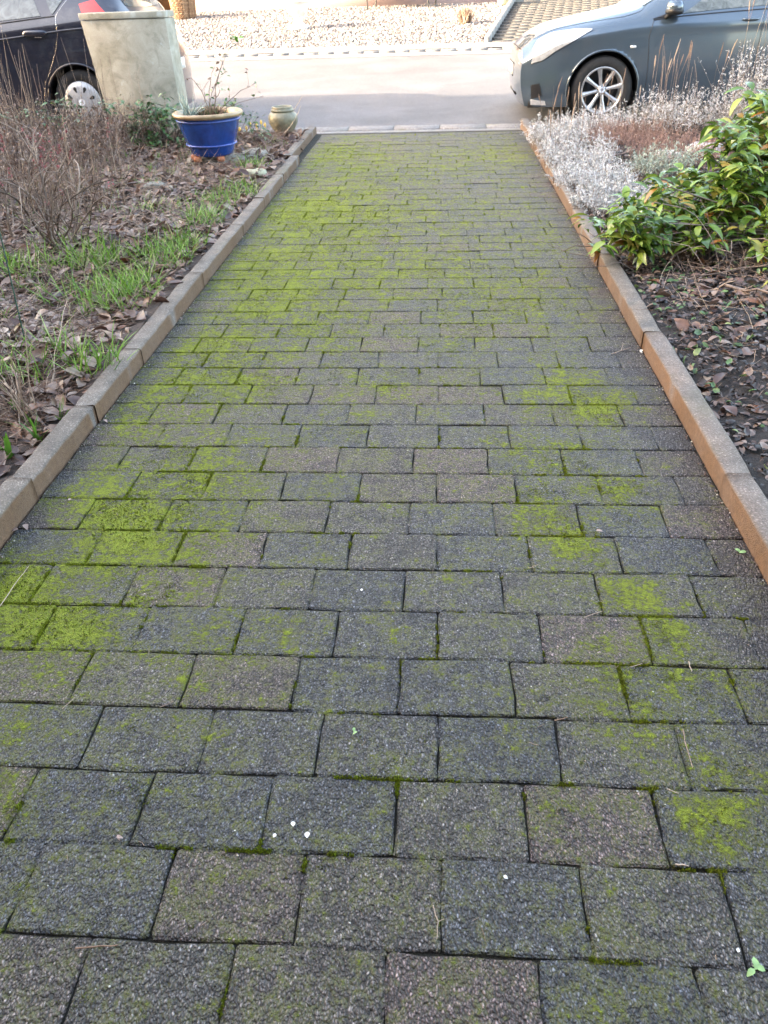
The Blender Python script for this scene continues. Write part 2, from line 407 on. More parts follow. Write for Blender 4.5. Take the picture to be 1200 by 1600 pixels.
# ------------------------------------------------------------------ the mossy driveway
XL, XR = -1.212, .842
ROW0, RP, LP = .610, .1612, .2405
PH = [-.071, .018, -.067, .011, -.068, .012, -.07, .013, -.072, .010, -.075, -.233, -.071, -.232, -.068, -.236, -.078, -.235, -.077, -.239]
BL = []   # moss patches read off the paving: px, py, radius m, weight
for q in [(330, 530, .16, .5), (350, 600, .2, .45), (250, 600, .15, .45), (200, 660, .15, .5), (160, 770, .14, .6), (230, 850, .22, .7), (180, 810, .12, .6),
          (30, 930, .12, .9), (50, 990, .10, .9), (130, 985, .10, .7), (300, 720, .14, .5), (340, 765, .12, .5), (0, 900, .12, .7), (290, 1060, .06, .5), (120, 1070, .1, .5),
          (600, 600, .2, .3), (850, 715, .14, .6), (970, 765, .09, .8), (850, 805, .12, .8), (900, 855, .07, 1.), (985, 930, .07, 1.2), (880, 915, .09, .6),
          (1045, 990, .06, 1.2), (940, 1060, .10, .8), (1100, 1075, .12, .5), (930, 640, .12, .9), (900, 600, .14, .7), (840, 620, .1, .5), (1110, 1290, .05, 1.0),
          (1140, 1330, .08, .5), (870, 1260, .06, .35), (20, 1250, .07, .7), (200, 1235, .07, .4), (20, 1150, .08, .5), (450, 990, .07, .55), (320, 990, .07, .4),
          (640, 1160, .04, .2), (1000, 1150, .08, .4), (30, 1400, .06, .35), (200, 1370, .06, .25), (330, 1140, .1, .25), (1130, 1200, .08, .5), (970, 1560, .1, .2),
          (600, 330, .9, .28), (430, 330, .6, .45), (360, 420, .4, .5), (480, 240, .5, .5), (640, 260, .8, .25), (790, 240, .5, .35), (860, 380, .3, .25), (760, 440, .4, .3),
          (600, 430, .4, .3), (420, 470, .3, .45), (500, 520, .3, .3), (310, 560, .2, .3), (750, 520, .3, .2), (820, 480, .25, .3), (1050, 860, .05, -.3), (600, 880, .25, -.12),
          (540, 400, .6, .15), (1020, 560, .2, -.35), (1060, 700, .15, -.3), (950, 400, .2, -.3), (700, 290, .4, -.15), (620, 560, .12, -.2)]:
    g = ground(q[0], q[1]); BL.append((g[0], g[1], q[2], q[3]))
BL = np.array(BL)
def moss_density(x, y):
    x = np.asarray(x, float); y = np.asarray(y, float)
    b = np.interp(y, [.4, .9, 1.5, 2.2, 3.5, 5, 7, 9], [.24, .26, .29, .35, .42, .46, .46, .40])
    d = ((x[..., None]-BL[:, 0])**2+(y[..., None]-BL[:, 1])**2)/BL[:, 2]**2
    b = b+(np.exp(-d*1.0)*BL[:, 3]).sum(-1)*.72
    b = b+.16*np.exp(-((x+.8)/.4)**2)*np.clip((y-1.0)/.6, 0, 1)
    b = b-.25*np.exp(-((x-XR)/.10)**2)-.22*np.exp(-((x-XL)/.07)**2)
    return b

drive = empty('driveway', kind='structure')
sheet('paving_bed', XL-.1, XR+.1, np.linspace(-.3, 8.8, 30), M['joint'], zf=lambda x, y: x*0-.0075, nx=10, zn=.0008)
joints = []       # (x0,y0,x1,y1) joint segments that carry moss
cells = []
for j in range(-3, 51):
    y0 = ROW0+(j-1)*RP                  # row j spans y0..y0+RP
    if y0+RP > 8.83: break
    ph = PH[j] if 0 <= j < len(PH) else (-.075 if j % 2 else -.237)+rng.normal(0, .022)
    xs = [XL]; kk = math.ceil((XL-ph)/LP-.001)
    x = ph+kk*LP
    while x < XR-.02:
        if x-xs[-1] > .045: xs.append(x+rng.normal(0, .0025) if len(xs) > 0 else x)
        x += LP
    if XR-xs[-1] < .05 and len(xs) > 1: xs.pop()
    xs.append(XR)
    for a, b in zip(xs[:-1], xs[1:]): cells.append((a, b, y0, y0+RP))
    for a in xs[1:-1]: joints.append((a, y0, a, y0+RP))
    joints.append((XL, y0, XR, y0))

def paver_geo(x0, x1, y0, y1, fine):
    g = .0012; x0 += g; x1 -= g; y0 += g*1.1; y1 -= g*1.1
    nx, ny = (5, 4) if fine else (3, 3)
    b = .005
    us = np.concatenate([[x0], np.linspace(x0+b, x1-b, nx), [x1]]); vs = np.concatenate([[y0], np.linspace(y0+b, y1-b, ny), [y1]])
    X, Yg = np.meshgrid(us, vs)
    Z = np.zeros_like(X); edge = (X == x0) | (X == x1) | (Yg == y0) | (Yg == y1)
    tl = rng.normal(0, .0045, 2).clip(-.009, .009)*np.array([1, 1.3]); h0 = rng.normal(0, .0011)
    Z = h0+tl[0]*(X-(x0+x1)/2)+tl[1]*(Yg-(y0+y1)/2); Z[edge] -= .0028
    cor = ((X == x0) | (X == x1)) & ((Yg == y0) | (Yg == y1))
    X = X+np.where(edge, rng.normal(0, .0018, X.shape), 0); Yg = Yg+np.where(edge, rng.normal(0, .0018, X.shape), 0)
    X = np.where(cor, X+np.sign((x0+x1)/2-X)*.003, X); Yg = np.where(cor, Yg+np.sign((y0+y1)/2-Yg)*.003, Yg)
    n, mm = X.shape
    v = np.stack([X, Yg, Z], 2).reshape(-1, 3)
    idx = np.arange(n*mm).reshape(n, mm)
    rim = np.concatenate([idx[0, :], idx[1:, -1], idx[-1, -2::-1], idx[-2:0:-1, 0]])
    low = v[rim].copy(); low[:, 2] = -.05
    base = len(v); v = np.concatenate([v, low])
    f = list(map(tuple, quads(n, mm)))
    L = len(rim)
    for i in range(L):
        a_, b_ = rim[i], rim[(i+1) % L]; c_, d_ = base+(i+1) % L, base+i
        f += [(b_, a_, d_), (b_, d_, c_)]
    return v, np.array(f)
def paver_mesh(vs, fs, tones):
    me = bpy.data.meshes.new('paver')
    off = 0; V = []; Fs = []; T = []
    for v, f, t in zip(vs, fs, tones):
        V.append(v); Fs.append(f+off); T.append(np.full(len(v), t)); off += len(v)
    V = np.concatenate(V); Fs = np.concatenate(Fs); T = np.concatenate(T)
    me.from_pydata(V.tolist(), [], Fs.tolist())
    a = me.attributes.new('tone', 'FLOAT', 'POINT'); a.data.foreach_set('value', T)
    a = me.attributes.new('moss', 'FLOAT', 'POINT'); a.data.foreach_set('value', moss_density(V[:, 0], V[:, 1]))
    me.materials.append(M['paver']); return me
cells.sort(key=lambda c: c[2])
vis = [c for c in cells if abs((c[0]+c[1])/2-.0) < .33+.62*c[3]+.2]
vid = set(map(id, vis[:300]))
rest = ([], [], [])
for c in cells:
    fine = c[2] < 2.4
    v, f = paver_geo(*c, fine); t = float(np.clip(rng.normal(.45, .32), 0, 1))
    if id(c) in vid: link('paver', paver_mesh([v], [f], [t]), drive)
    else: rest[0].append(v); rest[1].append(f); rest[2].append(t)
link('far_paving', paver_mesh(*rest), drive, kind='stuff')

# moss cushions: tiny real tufts, dense where the moss is thick and along the joints
tv = np.array([(-.5, 0, 0), (.5, 0, 0), (.1, .1, 1.), (0, -.5, 0), (0, .5, 0), (-.1, 0, .85)]); tf = np.array([(0, 1, 2), (3, 4, 5)])
def vnoise(x, y, s, seed=0.):
    return np.array([mnoise.noise(Vector((a*s+seed, b*s, seed))) for a, b in zip(x, y)])
mo = Acc()
N = 260000
yy = .42+(7.8)*rng.random(N)**1.9; xx = rng.uniform(XL+.02, XR-.02, N)
dn = moss_density(xx, yy)+.55*vnoise(xx, yy, 14, 3.1)+.6*vnoise(xx, yy, 45, 9.2)+.35*vnoise(xx, yy, 130, 2.2)
ok = dn > .72+rng.normal(0, .06, N); xx, yy, dn = xx[ok], yy[ok], dn[ok]
def tufts(xx, yy, zz, hh, dn):
    K = len(xx); R = rotmats(K, .35)*(np.stack([hh*.8, hh*.8, hh], 1))[:, None, :]
    mo.inst(tv, tf, R, np.stack([xx, yy, zz], 1), np.clip(.35+.35*(dn-.7)+rng.normal(0, .2, K), 0, 1))
tufts(xx, yy, np.full(len(xx), -.0008), rng.uniform(.002, .0055, len(xx))*np.clip(.7+.8*(dn-.8), .6, 1.6), dn)
jx, jy = [], []
for (a, b, c, d) in joints:
    L = math.hypot(c-a, d-b); n = int(L*(3600 if b < 3 else 1100)); t = rng.random(n)
    px, py = a+(c-a)*t, b+(d-b)*t
    jx.append(px+rng.normal(0, .0028, n)); jy.append(py+rng.normal(0, .0028, n))
jx = np.concatenate(jx); jy = np.concatenate(jy)
dn = moss_density(jx, jy)+.85*vnoise(jx, jy, 9, 5.5)+.75*vnoise(jx, jy, 38, 1.5)
for (px0, px1, py) in ((200, 300, 1333), (300, 620, 1337), (520, 720, 1225), (930, 1000, 1493), (800, 900, 1240), (0, 100, 1330)):
    g0, g1 = ground(px0, py), ground(px1, py); dn += .42*((jx > g0[0]) & (jx < g1[0]) & (np.abs(jy-(g0[1]+g1[1])/2) < .03))
ok = dn > .92; jx, jy, dn = jx[ok], jy[ok], dn[ok]
tufts(jx, jy, np.full(len(jx), -.007), rng.uniform(.006, .0115, len(jx)), dn+.45)
mo.build('moss', M['moss'], drive, kind='stuff')

# ------------------------------------------------------------------ kerbs
def kerb(name, xi, sgn, ys, mat, top, w=.078):
    root = empty(name, kind='structure')
    for i, (a, b) in enumerate(zip(ys[:-1], ys[1:])):
        dx = rng.normal(0, .003); 
        if sgn < 0 and a > 7.1: dx = -.07
        ac = Acc(); dz = rng.normal(0, .0035); top_, top = top, top+dz; x0, x1 = (xi+dx, xi+dx+sgn*w) if sgn > 0 else (xi+dx-w, xi+dx)
        n = 17; yv = np.linspace(a+.0018, b-.0018, n)
        prof = [(x0, -.15), (x0, top-.010), (x0+.002, top-.004), (x0+.009, top), (x1-.009, top), (x1-.002, top-.004), (x1, top-.010), (x1, -.15)]
        tl = rng.normal(0, .003); V = []
        for k, yq in enumerate(yv):
            e = .003 if k in (0, n-1) else 0
            for (px, pz) in prof:
                V.append((px+(e if px == x0 else -e if px == x1 else 0)*.5+rng.normal(0, .0005), yq, pz+(tl*(yq-a) if pz > 0 else 0)-(e if pz > .02 else 0)+(rng.normal(0, .0011) if pz > .02 else 0)-(.006*(rng.random() < .07) if pz > top-.012 else 0)))
        f = list(map(tuple, quads(n, 8)))
        for base, fl in ((0, 1), ((n-1)*8, 0)):
            for k in range(1, 7): f.append((base, base+k, base+k+1) if fl else (base, base+k+1, base+k))
        f = [(a_, c_, b_) for a_, b_, c_ in f]
        top = top_
        ac.add(V, f); ac.build('kerb_stone', mat if a < 3 or sgn < 0 else M['kerb_left'], root)
    return root
kerb('garden_kerb', -1.215, -1, [-.1, .4, .9, 1.4, 1.9, 2.4, 2.91, 3.91, 4.9, 5.6, 6.4, 7.2, 8.0, 8.82], M['kerb_left'], .066)
kerb('garden_kerb_right'.replace('_right', ''), .845, 1, [-.2, .9, 1.97, 3.08, 4.16, 5.16, 6.16, 7.16, 8.1, 9.05], M['kerb_right'], .068)

# ------------------------------------------------------------------ flower beds
def zl(x, y):
    x = np.asarray(x, float); y = np.asarray(y, float)
    return .045+.035*np.clip((-1.3-x)/1.2, 0, 1)+.012*np.sin(x*5.1+y*2.3)+.012*np.sin(y*3.7-x*1.9)-.06*np.clip((y-8.3)/.5, 0, 1)
def zr_(x, y):
    x = np.asarray(x, float); y = np.asarray(y, float)
    return .035+.05*np.clip((x-1.0)/1.0, 0, 1)+.012*np.sin(x*4.3+y*2.9)+.012*np.sin(y*3.3-x*2.9)-.05*np.clip((y-8.3)/.5, 0, 1)
bedL = sheet('flower_bed', -9, -1.291, np.linspace(-.3, 8.78, 110), M['soil'], zf=zl, nx=90, zn=.006)
bedR = sheet('flower_bed', .921, 9, np.linspace(-.3, 8.78, 110), M['soil_dark'], zf=zr_, nx=90, zn=.006)

LV = [leaf(1, w, fo, cu, 5, wa) for w, fo, cu, wa in ((.45, .3, .5, .02), (.6, .5, -.4, .03), (.5, -.4, .8, .02), (.7, .2, .3, .05), (.38, .8, .9, 0))]
def in_view(x, y, z=.08, m=30):
    p = np.stack([x, y, np.broadcast_to(z, np.shape(x))], -1)-CAMP; c = p@MC
    px = 600+F_PX*c[..., 0]/-c[..., 2]; py = 800-F_PX*c[..., 1]/-c[..., 2]
    return (px > -m) & (px < 1200+m) & (py > -m) & (py < 1600+m)
def litter(bed, zf, xr, yr, n, size, mats, single, name, single_name, ypow=1., lift=.018, dens=None):
    x = rng.uniform(*xr, n); y = yr[0]+(yr[1]-yr[0])*rng.random(n)**ypow
    if dens is not None: k = rng.random(n) < dens(x, y); x, y = x[k], y[k]
    n = len(x); z = zf(x, y)+rng.random(n)**1.5*lift+.003
    sz = rng.uniform(*size, n); R = rotmats(n, .42)*sz[:, None, None]; var = rng.integers(0, len(LV), n); r = rng.random(n)
    vis_ = np.where(in_view(x, y))[0]; order = vis_[np.argsort(y[vis_]-sz[vis_]*12)][:single]; s_ = np.zeros(n, bool); s_[order] = True
    for k in range(len(LV)):
        q = s_ & (var == k)
        for i in np.where(q)[0]:
            a = Acc(); a.add(LV[k][0], LV[k][1], r[i]); o = a.build(single_name, mats, bed)
            o.matrix_local = Matrix(np.vstack([np.hstack([R[i], np.array([[x[i]], [y[i]], [z[i]+.004]])]), [0, 0, 0, 1]]).tolist())
    a = Acc()
    for k in range(len(LV)):
        q = ~s_ & (var == k)
        if q.any(): a.inst(LV[k][0], LV[k][1], R[q], np.stack([x, y, z], 1)[q], r[q])
    a.build(name, mats, bed, kind='stuff')
litter(bedL, zl, (-4.6, -1.33), (1.2, 8.7), 25000, (.026, .098), M['leaf_litter'], 280, 'leaf_litter', 'fallen_leaf', 1.)
litter(bedR, zr_, (.96, 4.2), (1.0, 8.6), 6500, (.035, .085), M['leaf_litter'], 140, 'leaf_litter', 'fallen_leaf', 1., dens=lambda x, y: np.interp(y, [1.5, 2.6, 3.2], [.45, .6, 1.]))
litter(bedR, zr_, (.935, 3.0), (1.0, 5.0), 15000, (.012, .042), M['leaf_dark'], 0, 'bark_mulch', 'bark_chip', 1.)
litter(bedR, zr_, (.935, 3.2), (1.9, 4.6), 1500, (.02, .045), M['groundgreen'], 60, 'green_leaf_litter', 'green_leaf', 1., lift=.03, dens=lambda x, y: np.interp(y, [1.9, 2.4, 3.0], [.1, .6, 1.]))

# dry straw lying over the left bed, and rusty needles against the kerb
def straw(name, mat, n, xr, yr, zf, ln, rad, up=.25, dens=None, P=4, bed=None, wob=.2):
    x = rng.uniform(*xr, n); y = rng.uniform(*yr, n)
    if dens is not None: k = rng.random(n) < dens(x, y); x, y = x[k], y[k]; n = len(x)
    an = rng.random(n)*2*math.pi; d = np.stack([np.cos(an), np.sin(an), rng.normal(.05, up, n)], 1)
    z = zf(x, y)+.012+rng.random(n)*.02
    L = rng.uniform(*ln, n); p = grow(np.stack([x, y, z], 1), d, L, P, wob)
    p[..., 2] = np.maximum(p[..., 2], zf(p[..., 0], p[..., 1])+.006)
    xk = -1.30 if xr[1] < 0 else .93
    a = Acc(); tubes(a, p, np.linspace(1, .4, P)[None]*rng.uniform(*rad, n)[:, None], 3)
    return a.build(name, mat, bed, kind='stuff')
straw('dry_straw', M['straw'], 11000, (-3.6, -1.42), (1.3, 8.4), zl, (.06, .26), (.0009, .002), bed=bedL)
straw('rusty_straw', M['needle'], 2600, (-1.75, -1.36), (1.3, 4.2), zl, (.05, .16), (.0007, .0014), .08, bed=bedL, dens=lambda x, y: .35+.65*np.exp(-((y-2.0)/.5)**2))
straw('dry_straw', M['straw'], 600, (1.0, 2.6), (2.6, 5.0), zr_, (.06, .25), (.0009, .002), bed=bedR)
straw('rusty_straw', M['needle'], 2300, (-2.1, -1.33), (6.9, 8.6), zl, (.05, .16), (.0010, .0022), .45, bed=bedL, dens=lambda x, y: np.exp(-((x+1.6)/.3)**2-((y-7.9)/.5)**2))

# ------------------------------------------------------------------ grass tufts and bulb shoots in the left bed
def blades(a, c, n, h, spread, w, lean=.35, grav=.12, P=5):
    n = int(n)
    an = rng.random(n)*2*math.pi; rr = spread*np.sqrt(rng.random(n))
    b = np.stack([c[0]+rr*np.cos(an), c[1]+rr*np.sin(an), np.full(n, c[2])], 1)
    la = rng.random(n)*2*math.pi; d = np.stack([np.cos(la)*lean*rng.random(n)*1.6, np.sin(la)*lean*rng.random(n)*1.6, np.ones(n)], 1)
    p = grow(b, d, rng.uniform(.55, 1.1, n)*h, P, .08, grav)
    ribbons(a, p, np.array([1, 1, .85, .55, .08])[None]*rng.uniform(.7, 1.2, n)[:, None]*w)
GT = [  # px, py, count, height, spread, label
    (45, 425, 60, .17, .10, 'tuft of fresh grass at left edge of bed, behind the green stake'),
    (150, 415, 80, .20, .09, 'bushy pale grass tuft in front of the bare brown shrub'),
    (205, 455, 70, .18, .10, 'low grass tuft spreading between bare shrub and left kerb'),
    (120, 465, 50, .15, .12, 'thin grass tuft in fallen leaves, left of the widest grass patch'),
    (255, 410, 80, .19, .10, 'bright grass tuft leaning over the second long kerb stone'),
    (180, 480, 70, .15, .10, 'lowest tuft of the widest grass patch, in brown leaves'),
    (320, 350, 60, .19, .08, 'tall narrow grass tuft touching the kerb right of the bare shrub'),
    (290, 385, 45, .14, .08, 'small grass tuft just below the tall narrow one by the kerb'),
    (375, 305, 50, .17, .10, 'grass tuft by the left kerb below the pale stones'),
    (345, 320, 40, .13, .09, 'sparse grass tuft among leaves between kerb and blue pot'),
    (395, 262, 45, .12, .08, 'short grass tuft between the two flat pale stones'),
    (150, 575, 40, .16, .07, 'yellow green shoots in front of the curled brown leaf by the kerb'),
    (70, 560, 34, .15, .09, 'thin green shoots behind the pale dry canes near the left edge'),
    (20, 600, 30, .14, .08, 'small grass tuft cut by the left picture edge above the bulb shoots'),
    (245, 330, 30, .12, .10, 'faint grass tuft in the middle of the leaves, right of the bare shrub')]
for (px, py, n, h, sp, lab) in GT:
    c = on(zl, px, py); a = Acc(); blades(a, (0, 0, 0), n*1.7, h*1.05, sp*1.6, .0058, .6, .18)
    a.build('grass_tuft', M['grass'], loc=(c[0], c[1], float(zl(c[0], c[1]))), label=lab, cat='grass tuft', group='grass tufts in the leafy bed')
a = Acc()
for _ in range(230):
    x, y = rng.uniform(-3.2, -1.4), rng.uniform(2.2, 8.0); blades(a, (x, y, float(zl(x, y))), rng.integers(3, 9), .09, .04, .005, .6, .15)
a.build('sparse_grass', M['grass'], bedL, kind='stuff')
for (px, py, n, h, w, lab) in [(62, 690, 9, .13, .010, 'arching bulb leaves beside the near left kerb'), (15, 715, 6, .10, .022, 'broad bright green shoot at the left picture edge'),
                               (30, 645, 8, .08, .020, 'short broad green shoots under the dry canes'), (92, 655, 6, .10, .008, 'thin pale green sprout close to the kerb top')]:
    c = on(zl, px, py); a = Acc(); blades(a, (0, 0, 0), n, h, .02, w, .45, .16)
    a.build('bulb_shoot', M['bulb'], loc=tuple(c), label=lab, cat='bulb shoots', group='bulb shoots in the left bed')

# ------------------------------------------------------------------ bare shrubs and dried perennials on the left
def bare_shrub(c, n, h, spread, r0, mat, label, name='bare_shrub', buds=None, twigs=4, seedc=None, wob=.22):
    root = empty(name, tuple(c), label=label, cat='shrub')
    a = Acc(); an = rng.random(n)*2*math.pi
    d = np.stack([np.cos(an)*spread*rng.uniform(.3, 1.2, n), np.sin(an)*spread*rng.uniform(.3, 1.2, n), np.ones(n)], 1)
    b = np.stack([np.cos(an)*.05, np.sin(an)*.05, np.zeros(n)-.01], 1)
    P = 8; p = grow(b, d, rng.uniform(.6, 1.15, n)*h, P, wob, -.02)
    tubes(a, p, np.linspace(1, .35, P)[None]*rng.uniform(.6, 1.2, n)[:, None]*r0, 5)
    a.build('stem', mat, root, kind='stuff')
    # twigs
    a = Acc(); B, D, L = [], [], []
    for i in range(n):
        for _ in range(twigs):
            k = rng.integers(2, P-1); B.append(p[i, k]); t = p[i, k]-p[i, k-1]; t = t/np.linalg.norm(t)
            D.append(t+rng.normal(0, .55, 3)+np.array([0, 0, .35])); L.append(h*rng.uniform(.12, .4))
    q = grow(B, D, np.array(L), 5, wob)
    tubes(a, q, np.linspace(1, .5, 5)[None]*np.full(len(B), r0*.42)[:, None], 4)
    a.build('twig', mat, root, kind='stuff')
    if buds:
        a = Acc(); K = buds; i = rng.integers(0, len(q), K); loc = q[i, -1]
        m_ = dirmats(rng.normal(0, 1, (K*6, 3))+np.array([0, 0, 1.]))*rng.uniform(.012, .022, K*6)[:, None, None]
        a.inst(LV[4][0], LV[4][1], m_, np.repeat(loc, 6, 0)+rng.normal(0, .008, (K*6, 3)), rng.random(K*6)); a.build('bud', M['pinkbud'], root, kind='stuff')
    return root
c = on(zl, 100, 385)
bare_shrub(c, 20, .64, .34, .0072, M['twig_grey'], 'gnarled bare shrub with dark crooked stems, largest in the left bed', buds=7, twigs=6, wob=.30)
c = on(zl, 20, 370)
bare_shrub(c, 9, .5, .6, .006, M['twig_grey'], 'low bare shrub with slanting dark branches at left picture edge', buds=3, twigs=3)
# canes and dry bundle near the stake
c = on(zl, 45, 660)
root = empty('dry_canes', tuple(c), label='pale dry canes bundled near the left kerb below the stake', cat='dead stems')
a = Acc(); K = 34; an = rng.random(K)*6.28
p = grow(np.stack([np.cos(an)*.03, np.sin(an)*.03, np.zeros(K)], 1), np.stack([rng.normal(-.3, .5, K), rng.normal(.1, .5, K), np.ones(K)*.9], 1), rng.uniform(.15, .42, K), 6, .12, .05)
tubes(a, p, np.linspace(1, .5, 6)[None]*rng.uniform(.0012, .003, K)[:, None], 4); a.build('cane', M['straw'], root, kind='stuff')
# long pale twig lying up from the kerb
for (p0, p1, rr, lab) in [((65, 655), (115, 500), .0028, 'long pale forked twig leaning out of the leaves near the kerb'), ((2, 590), (40, 660), .004, 'orange brown broken cane at the left picture edge')]:
    A = on(zl, *p0); B = on(zl, *p1); B[2] += .10
    t = np.linspace(0, 1, 7)[:, None]; pth = (A+(B-A)*t)-A+rng.normal(0, .006, (7, 3)); pth[0] = 0
    f1 = np.stack([pth[4]+(np.array([.10, .02, .05])*s) for s in np.linspace(0, 1, 7)])+rng.normal(0, .003, (7, 3)); f1[0] = pth[4]
    a = Acc(); tubes(a, np.stack([pth, f1]), np.stack([np.linspace(rr, rr*.4, 7), np.linspace(rr*.6, rr*.3, 7)]), 5, r=np.array([.8, .8]))
    a.build('twig', M['straw'], loc=tuple(A), label=lab, cat='twig')

def perennials(name, cx, cy, rx, ry, n, h, label, mat, leaves=0, lmat=None, zf=zl, stalk=0, lsize=.03, seed=0, rad=.0018, lean=.25, lh=(.1, .9), gap=True):
    root = empty(name, (cx, cy, float(zf(cx, cy))), label=label, cat='dead perennials' if 'dried' in name else 'plant')
    a = Acc(); r_ = np.sqrt(rng.random(n)); an = rng.random(n)*6.283
    x, y = rx*r_*np.cos(an), ry*r_*np.sin(an); z = zf(cx+x, cy+y)-zf(cx, cy)
    p = grow(np.stack([x, y, z], 1), np.stack([rng.normal(0, lean, n), rng.normal(0, lean, n), np.ones(n)], 1), h*rng.uniform(.45, 1.1, n), 6, .10)
    if stalk: p2 = grow(np.stack([x, y, z], 1)[:stalk], np.stack([rng.normal(0, .08, stalk), rng.normal(0, .08, stalk), np.ones(stalk)], 1), h*rng.uniform(1.3, 2.0, stalk), 6, .04)
    tubes(a, p, np.linspace(1, .4, 6)[None]*rng.uniform(.6, 1.3, n)[:, None]*rad, 3)
    if stalk: tubes(a, p2, np.linspace(1, .5, 6)[None]*np.full(stalk, rad*1.15)[:, None], 4)
    a.build('stem', mat, root, kind='stuff')
    if leaves:
        a = Acc(); i = rng.integers(0, n, leaves); k = rng.uniform(*lh, leaves)*5; k0 = np.minimum(k.astype(int), 4); fr = (k-k0)[:, None]
        loc = p[i, k0]*(1-fr)+p[i, k0+1]*fr
        m_ = dirmats(rng.normal(0, 1, (leaves, 3))+np.array([0, 0, .4]))*rng.uniform(.5, 1.2, leaves)[:, None, None]*lsize
        v = LV[0] if lmat not in (M['silver'], M['silver_green'], M['heather']) else leaf(1, .3, .2, .2, 3)
        a.inst(v[0], v[1], m_, loc, rng.random(leaves)); a.build('foliage', lmat, root, kind='stuff')
    return root
perennials('dried_perennials', -3.35, 6.7, .75, .7, 700, .46, 'thicket of withered brown stalks left of the evergreen shrub', M['twig_grey'], 4200, M['leaf_litter'], stalk=50, lsize=.032)
perennials('dried_perennials', -3.0, 5.6, .6, .45, 330, .33, 'lower withered stalks with reddish buds behind the bare shrub', M['straw'], 900, M['leaf_litter'], stalk=8, lsize=.03)
perennials('dried_perennials', -4.3, 7.4, .8, .6, 900, .52, 'tall thin dead stalks standing in front of the dark blue car', M['straw'], 4000, M['leaf_litter'], stalk=70, lsize=.03)
perennials('dried_perennials', -3.05, 7.75, .5, .3, 500, .40, 'withered tangle between cabinet and blue pot', M['twig_grey'], 2200, M['leaf_litter'], stalk=10, lsize=.03)
perennials('dried_perennials', -2.45, 5.3, .35, .4, 120, .34, 'loose upright dead stalks right beside the gnarled bare shrub', M['straw'], 60, M['leaf_litter'], stalk=8, lsize=.03, rad=.0022)
perennials('dried_perennials', -2.35, 6.2, .5, .5, 90, .16, 'scattered short dead stalks in front of the blue pot', M['straw'], 0, None, stalk=14)
root = empty('evergreen_shrub', (-3.1, 6.9, float(zl(-3.1, 6.9))), label='few green leafy sprigs poking out of the brown stalks at left', cat='shrub')
n = 16; tips = np.stack([rng.uniform(-.55, .55, n), rng.uniform(-.4, .4, n), rng.uniform(.3, .5, n)], 1)
SPRIG = (root, tips)
# pink budded sprigs
K = 30; a = Acc(); root = empty('red_sprigs', (-2.9, 5.5, float(zl(-2.9, 5.5))), label='thin stalks with pinkish red buds behind the bare shrub', cat='plant')
b = np.stack([rng.uniform(-.7, .6, K), rng.uniform(-.5, .7, K), np.zeros(K)], 1)
p = grow(b, np.stack([rng.normal(0, .15, K), rng.normal(0, .15, K), np.ones(K)], 1), rng.uniform(.3, .5, K), 6, .08)
tubes(a, p, np.full((K, 6), .002), 4); a.build('stem', M['twig_grey'], root, kind='stuff')
a = Acc(); q = np.repeat(np.arange(K), 14); k = rng.uniform(3.6, 4.99, len(q)); k0 = k.astype(int); fr = (k-k0)[:, None]
a.inst(LV[4][0], LV[4][1], dirmats(rng.normal(0, 1, (len(q), 3))+np.array([0, 0, 1.2]))*rng.uniform(.014, .026, len(q))[:, None, None], p[q, k0]*(1-fr)+p[q, k0+1]*fr, rng.random(len(q)))
a.build('bud', M['pinkbud'], root, kind='stuff')

# green stake
A = on(zl, 42, 545); B = at_y(-8, 330, A[1]+.15)
a = Acc(); t = np.linspace(0, 1, 4)[:, None]; tubes(a, ((B-A)*t)[None], np.full((1, 4), .0028), 6)
box(a, -.02, .02, -.002, .002, -.03, 0)
M['green_plastic'] = m_simple('green_coated_wire', (.006, .055, .035), .35)
a.build('plant_stake', M['green_plastic'], loc=tuple(A), label='thin dark green garden stake leaning at the left edge', cat='stake')

# ------------------------------------------------------------------ leafy shrubs
def leafy(name, root, tips, nl, size, wd, mat, single, sname='leaf', droop=.1, whorl=True, jit=.02, curl=.35, cat=None):
    v, f = leaf(1, wd, .25, curl, 6)
    tips = np.asarray(tips); K = len(tips)*nl
    loc = np.repeat(tips, nl, 0)+rng.normal(0, jit, (K, 3)); an = np.tile(np.arange(nl)*2.4, len(tips))+rng.random(K)*.7
    el = rng.normal(.15-droop, .35, K); d = np.stack([np.cos(an)*np.cos(el), np.sin(an)*np.cos(el), np.sin(el)], 1)
    R = dirmats(d, .25)*rng.uniform(.6, 1.15, K)[:, None, None]*size; r = rng.random(K)
    o3 = np.array(root.location); y = loc[:, 1]; order = np.argsort(y)[:single]; s_ = np.zeros(K, bool); s_[order] = True
    for i in order:
        a = Acc(); a.add(v, f, r[i]); o = a.build(sname, mat, root, smooth=True)
        o.matrix_local = Matrix(np.vstack([np.hstack([R[i], loc[i][:, None]]), [0, 0, 0, 1]]).tolist())
    if (~s_).any(): a = Acc(); a.inst(v, f, R[~s_], loc[~s_], r[~s_]); a.build('foliage', mat, root, smooth=True, kind='stuff')
def branches(root, tips, base, mat, r0=.004, name='branch', per=1.):
    tips = np.asarray(tips); K = len(tips); t = np.linspace(0, 1, 6)[None, :, None]
    b = np.asarray(base)[None]+rng.normal(0, .04, (K, 3))*np.array([1, 1, 0]); mid = (b+tips)/2+rng.normal(0, .05, (K, 3)); mid[:, 2] -= .03
    p = (1-t)**2*b[:, None]+2*t*(1-t)*mid[:, None]+t**2*tips[:, None]
    a = Acc(); tubes(a, p, np.linspace(1, .45, 6)[None]*rng.uniform(.7, 1.3, K)[:, None]*r0, 5); a.build(name, mat, root, kind='stuff')

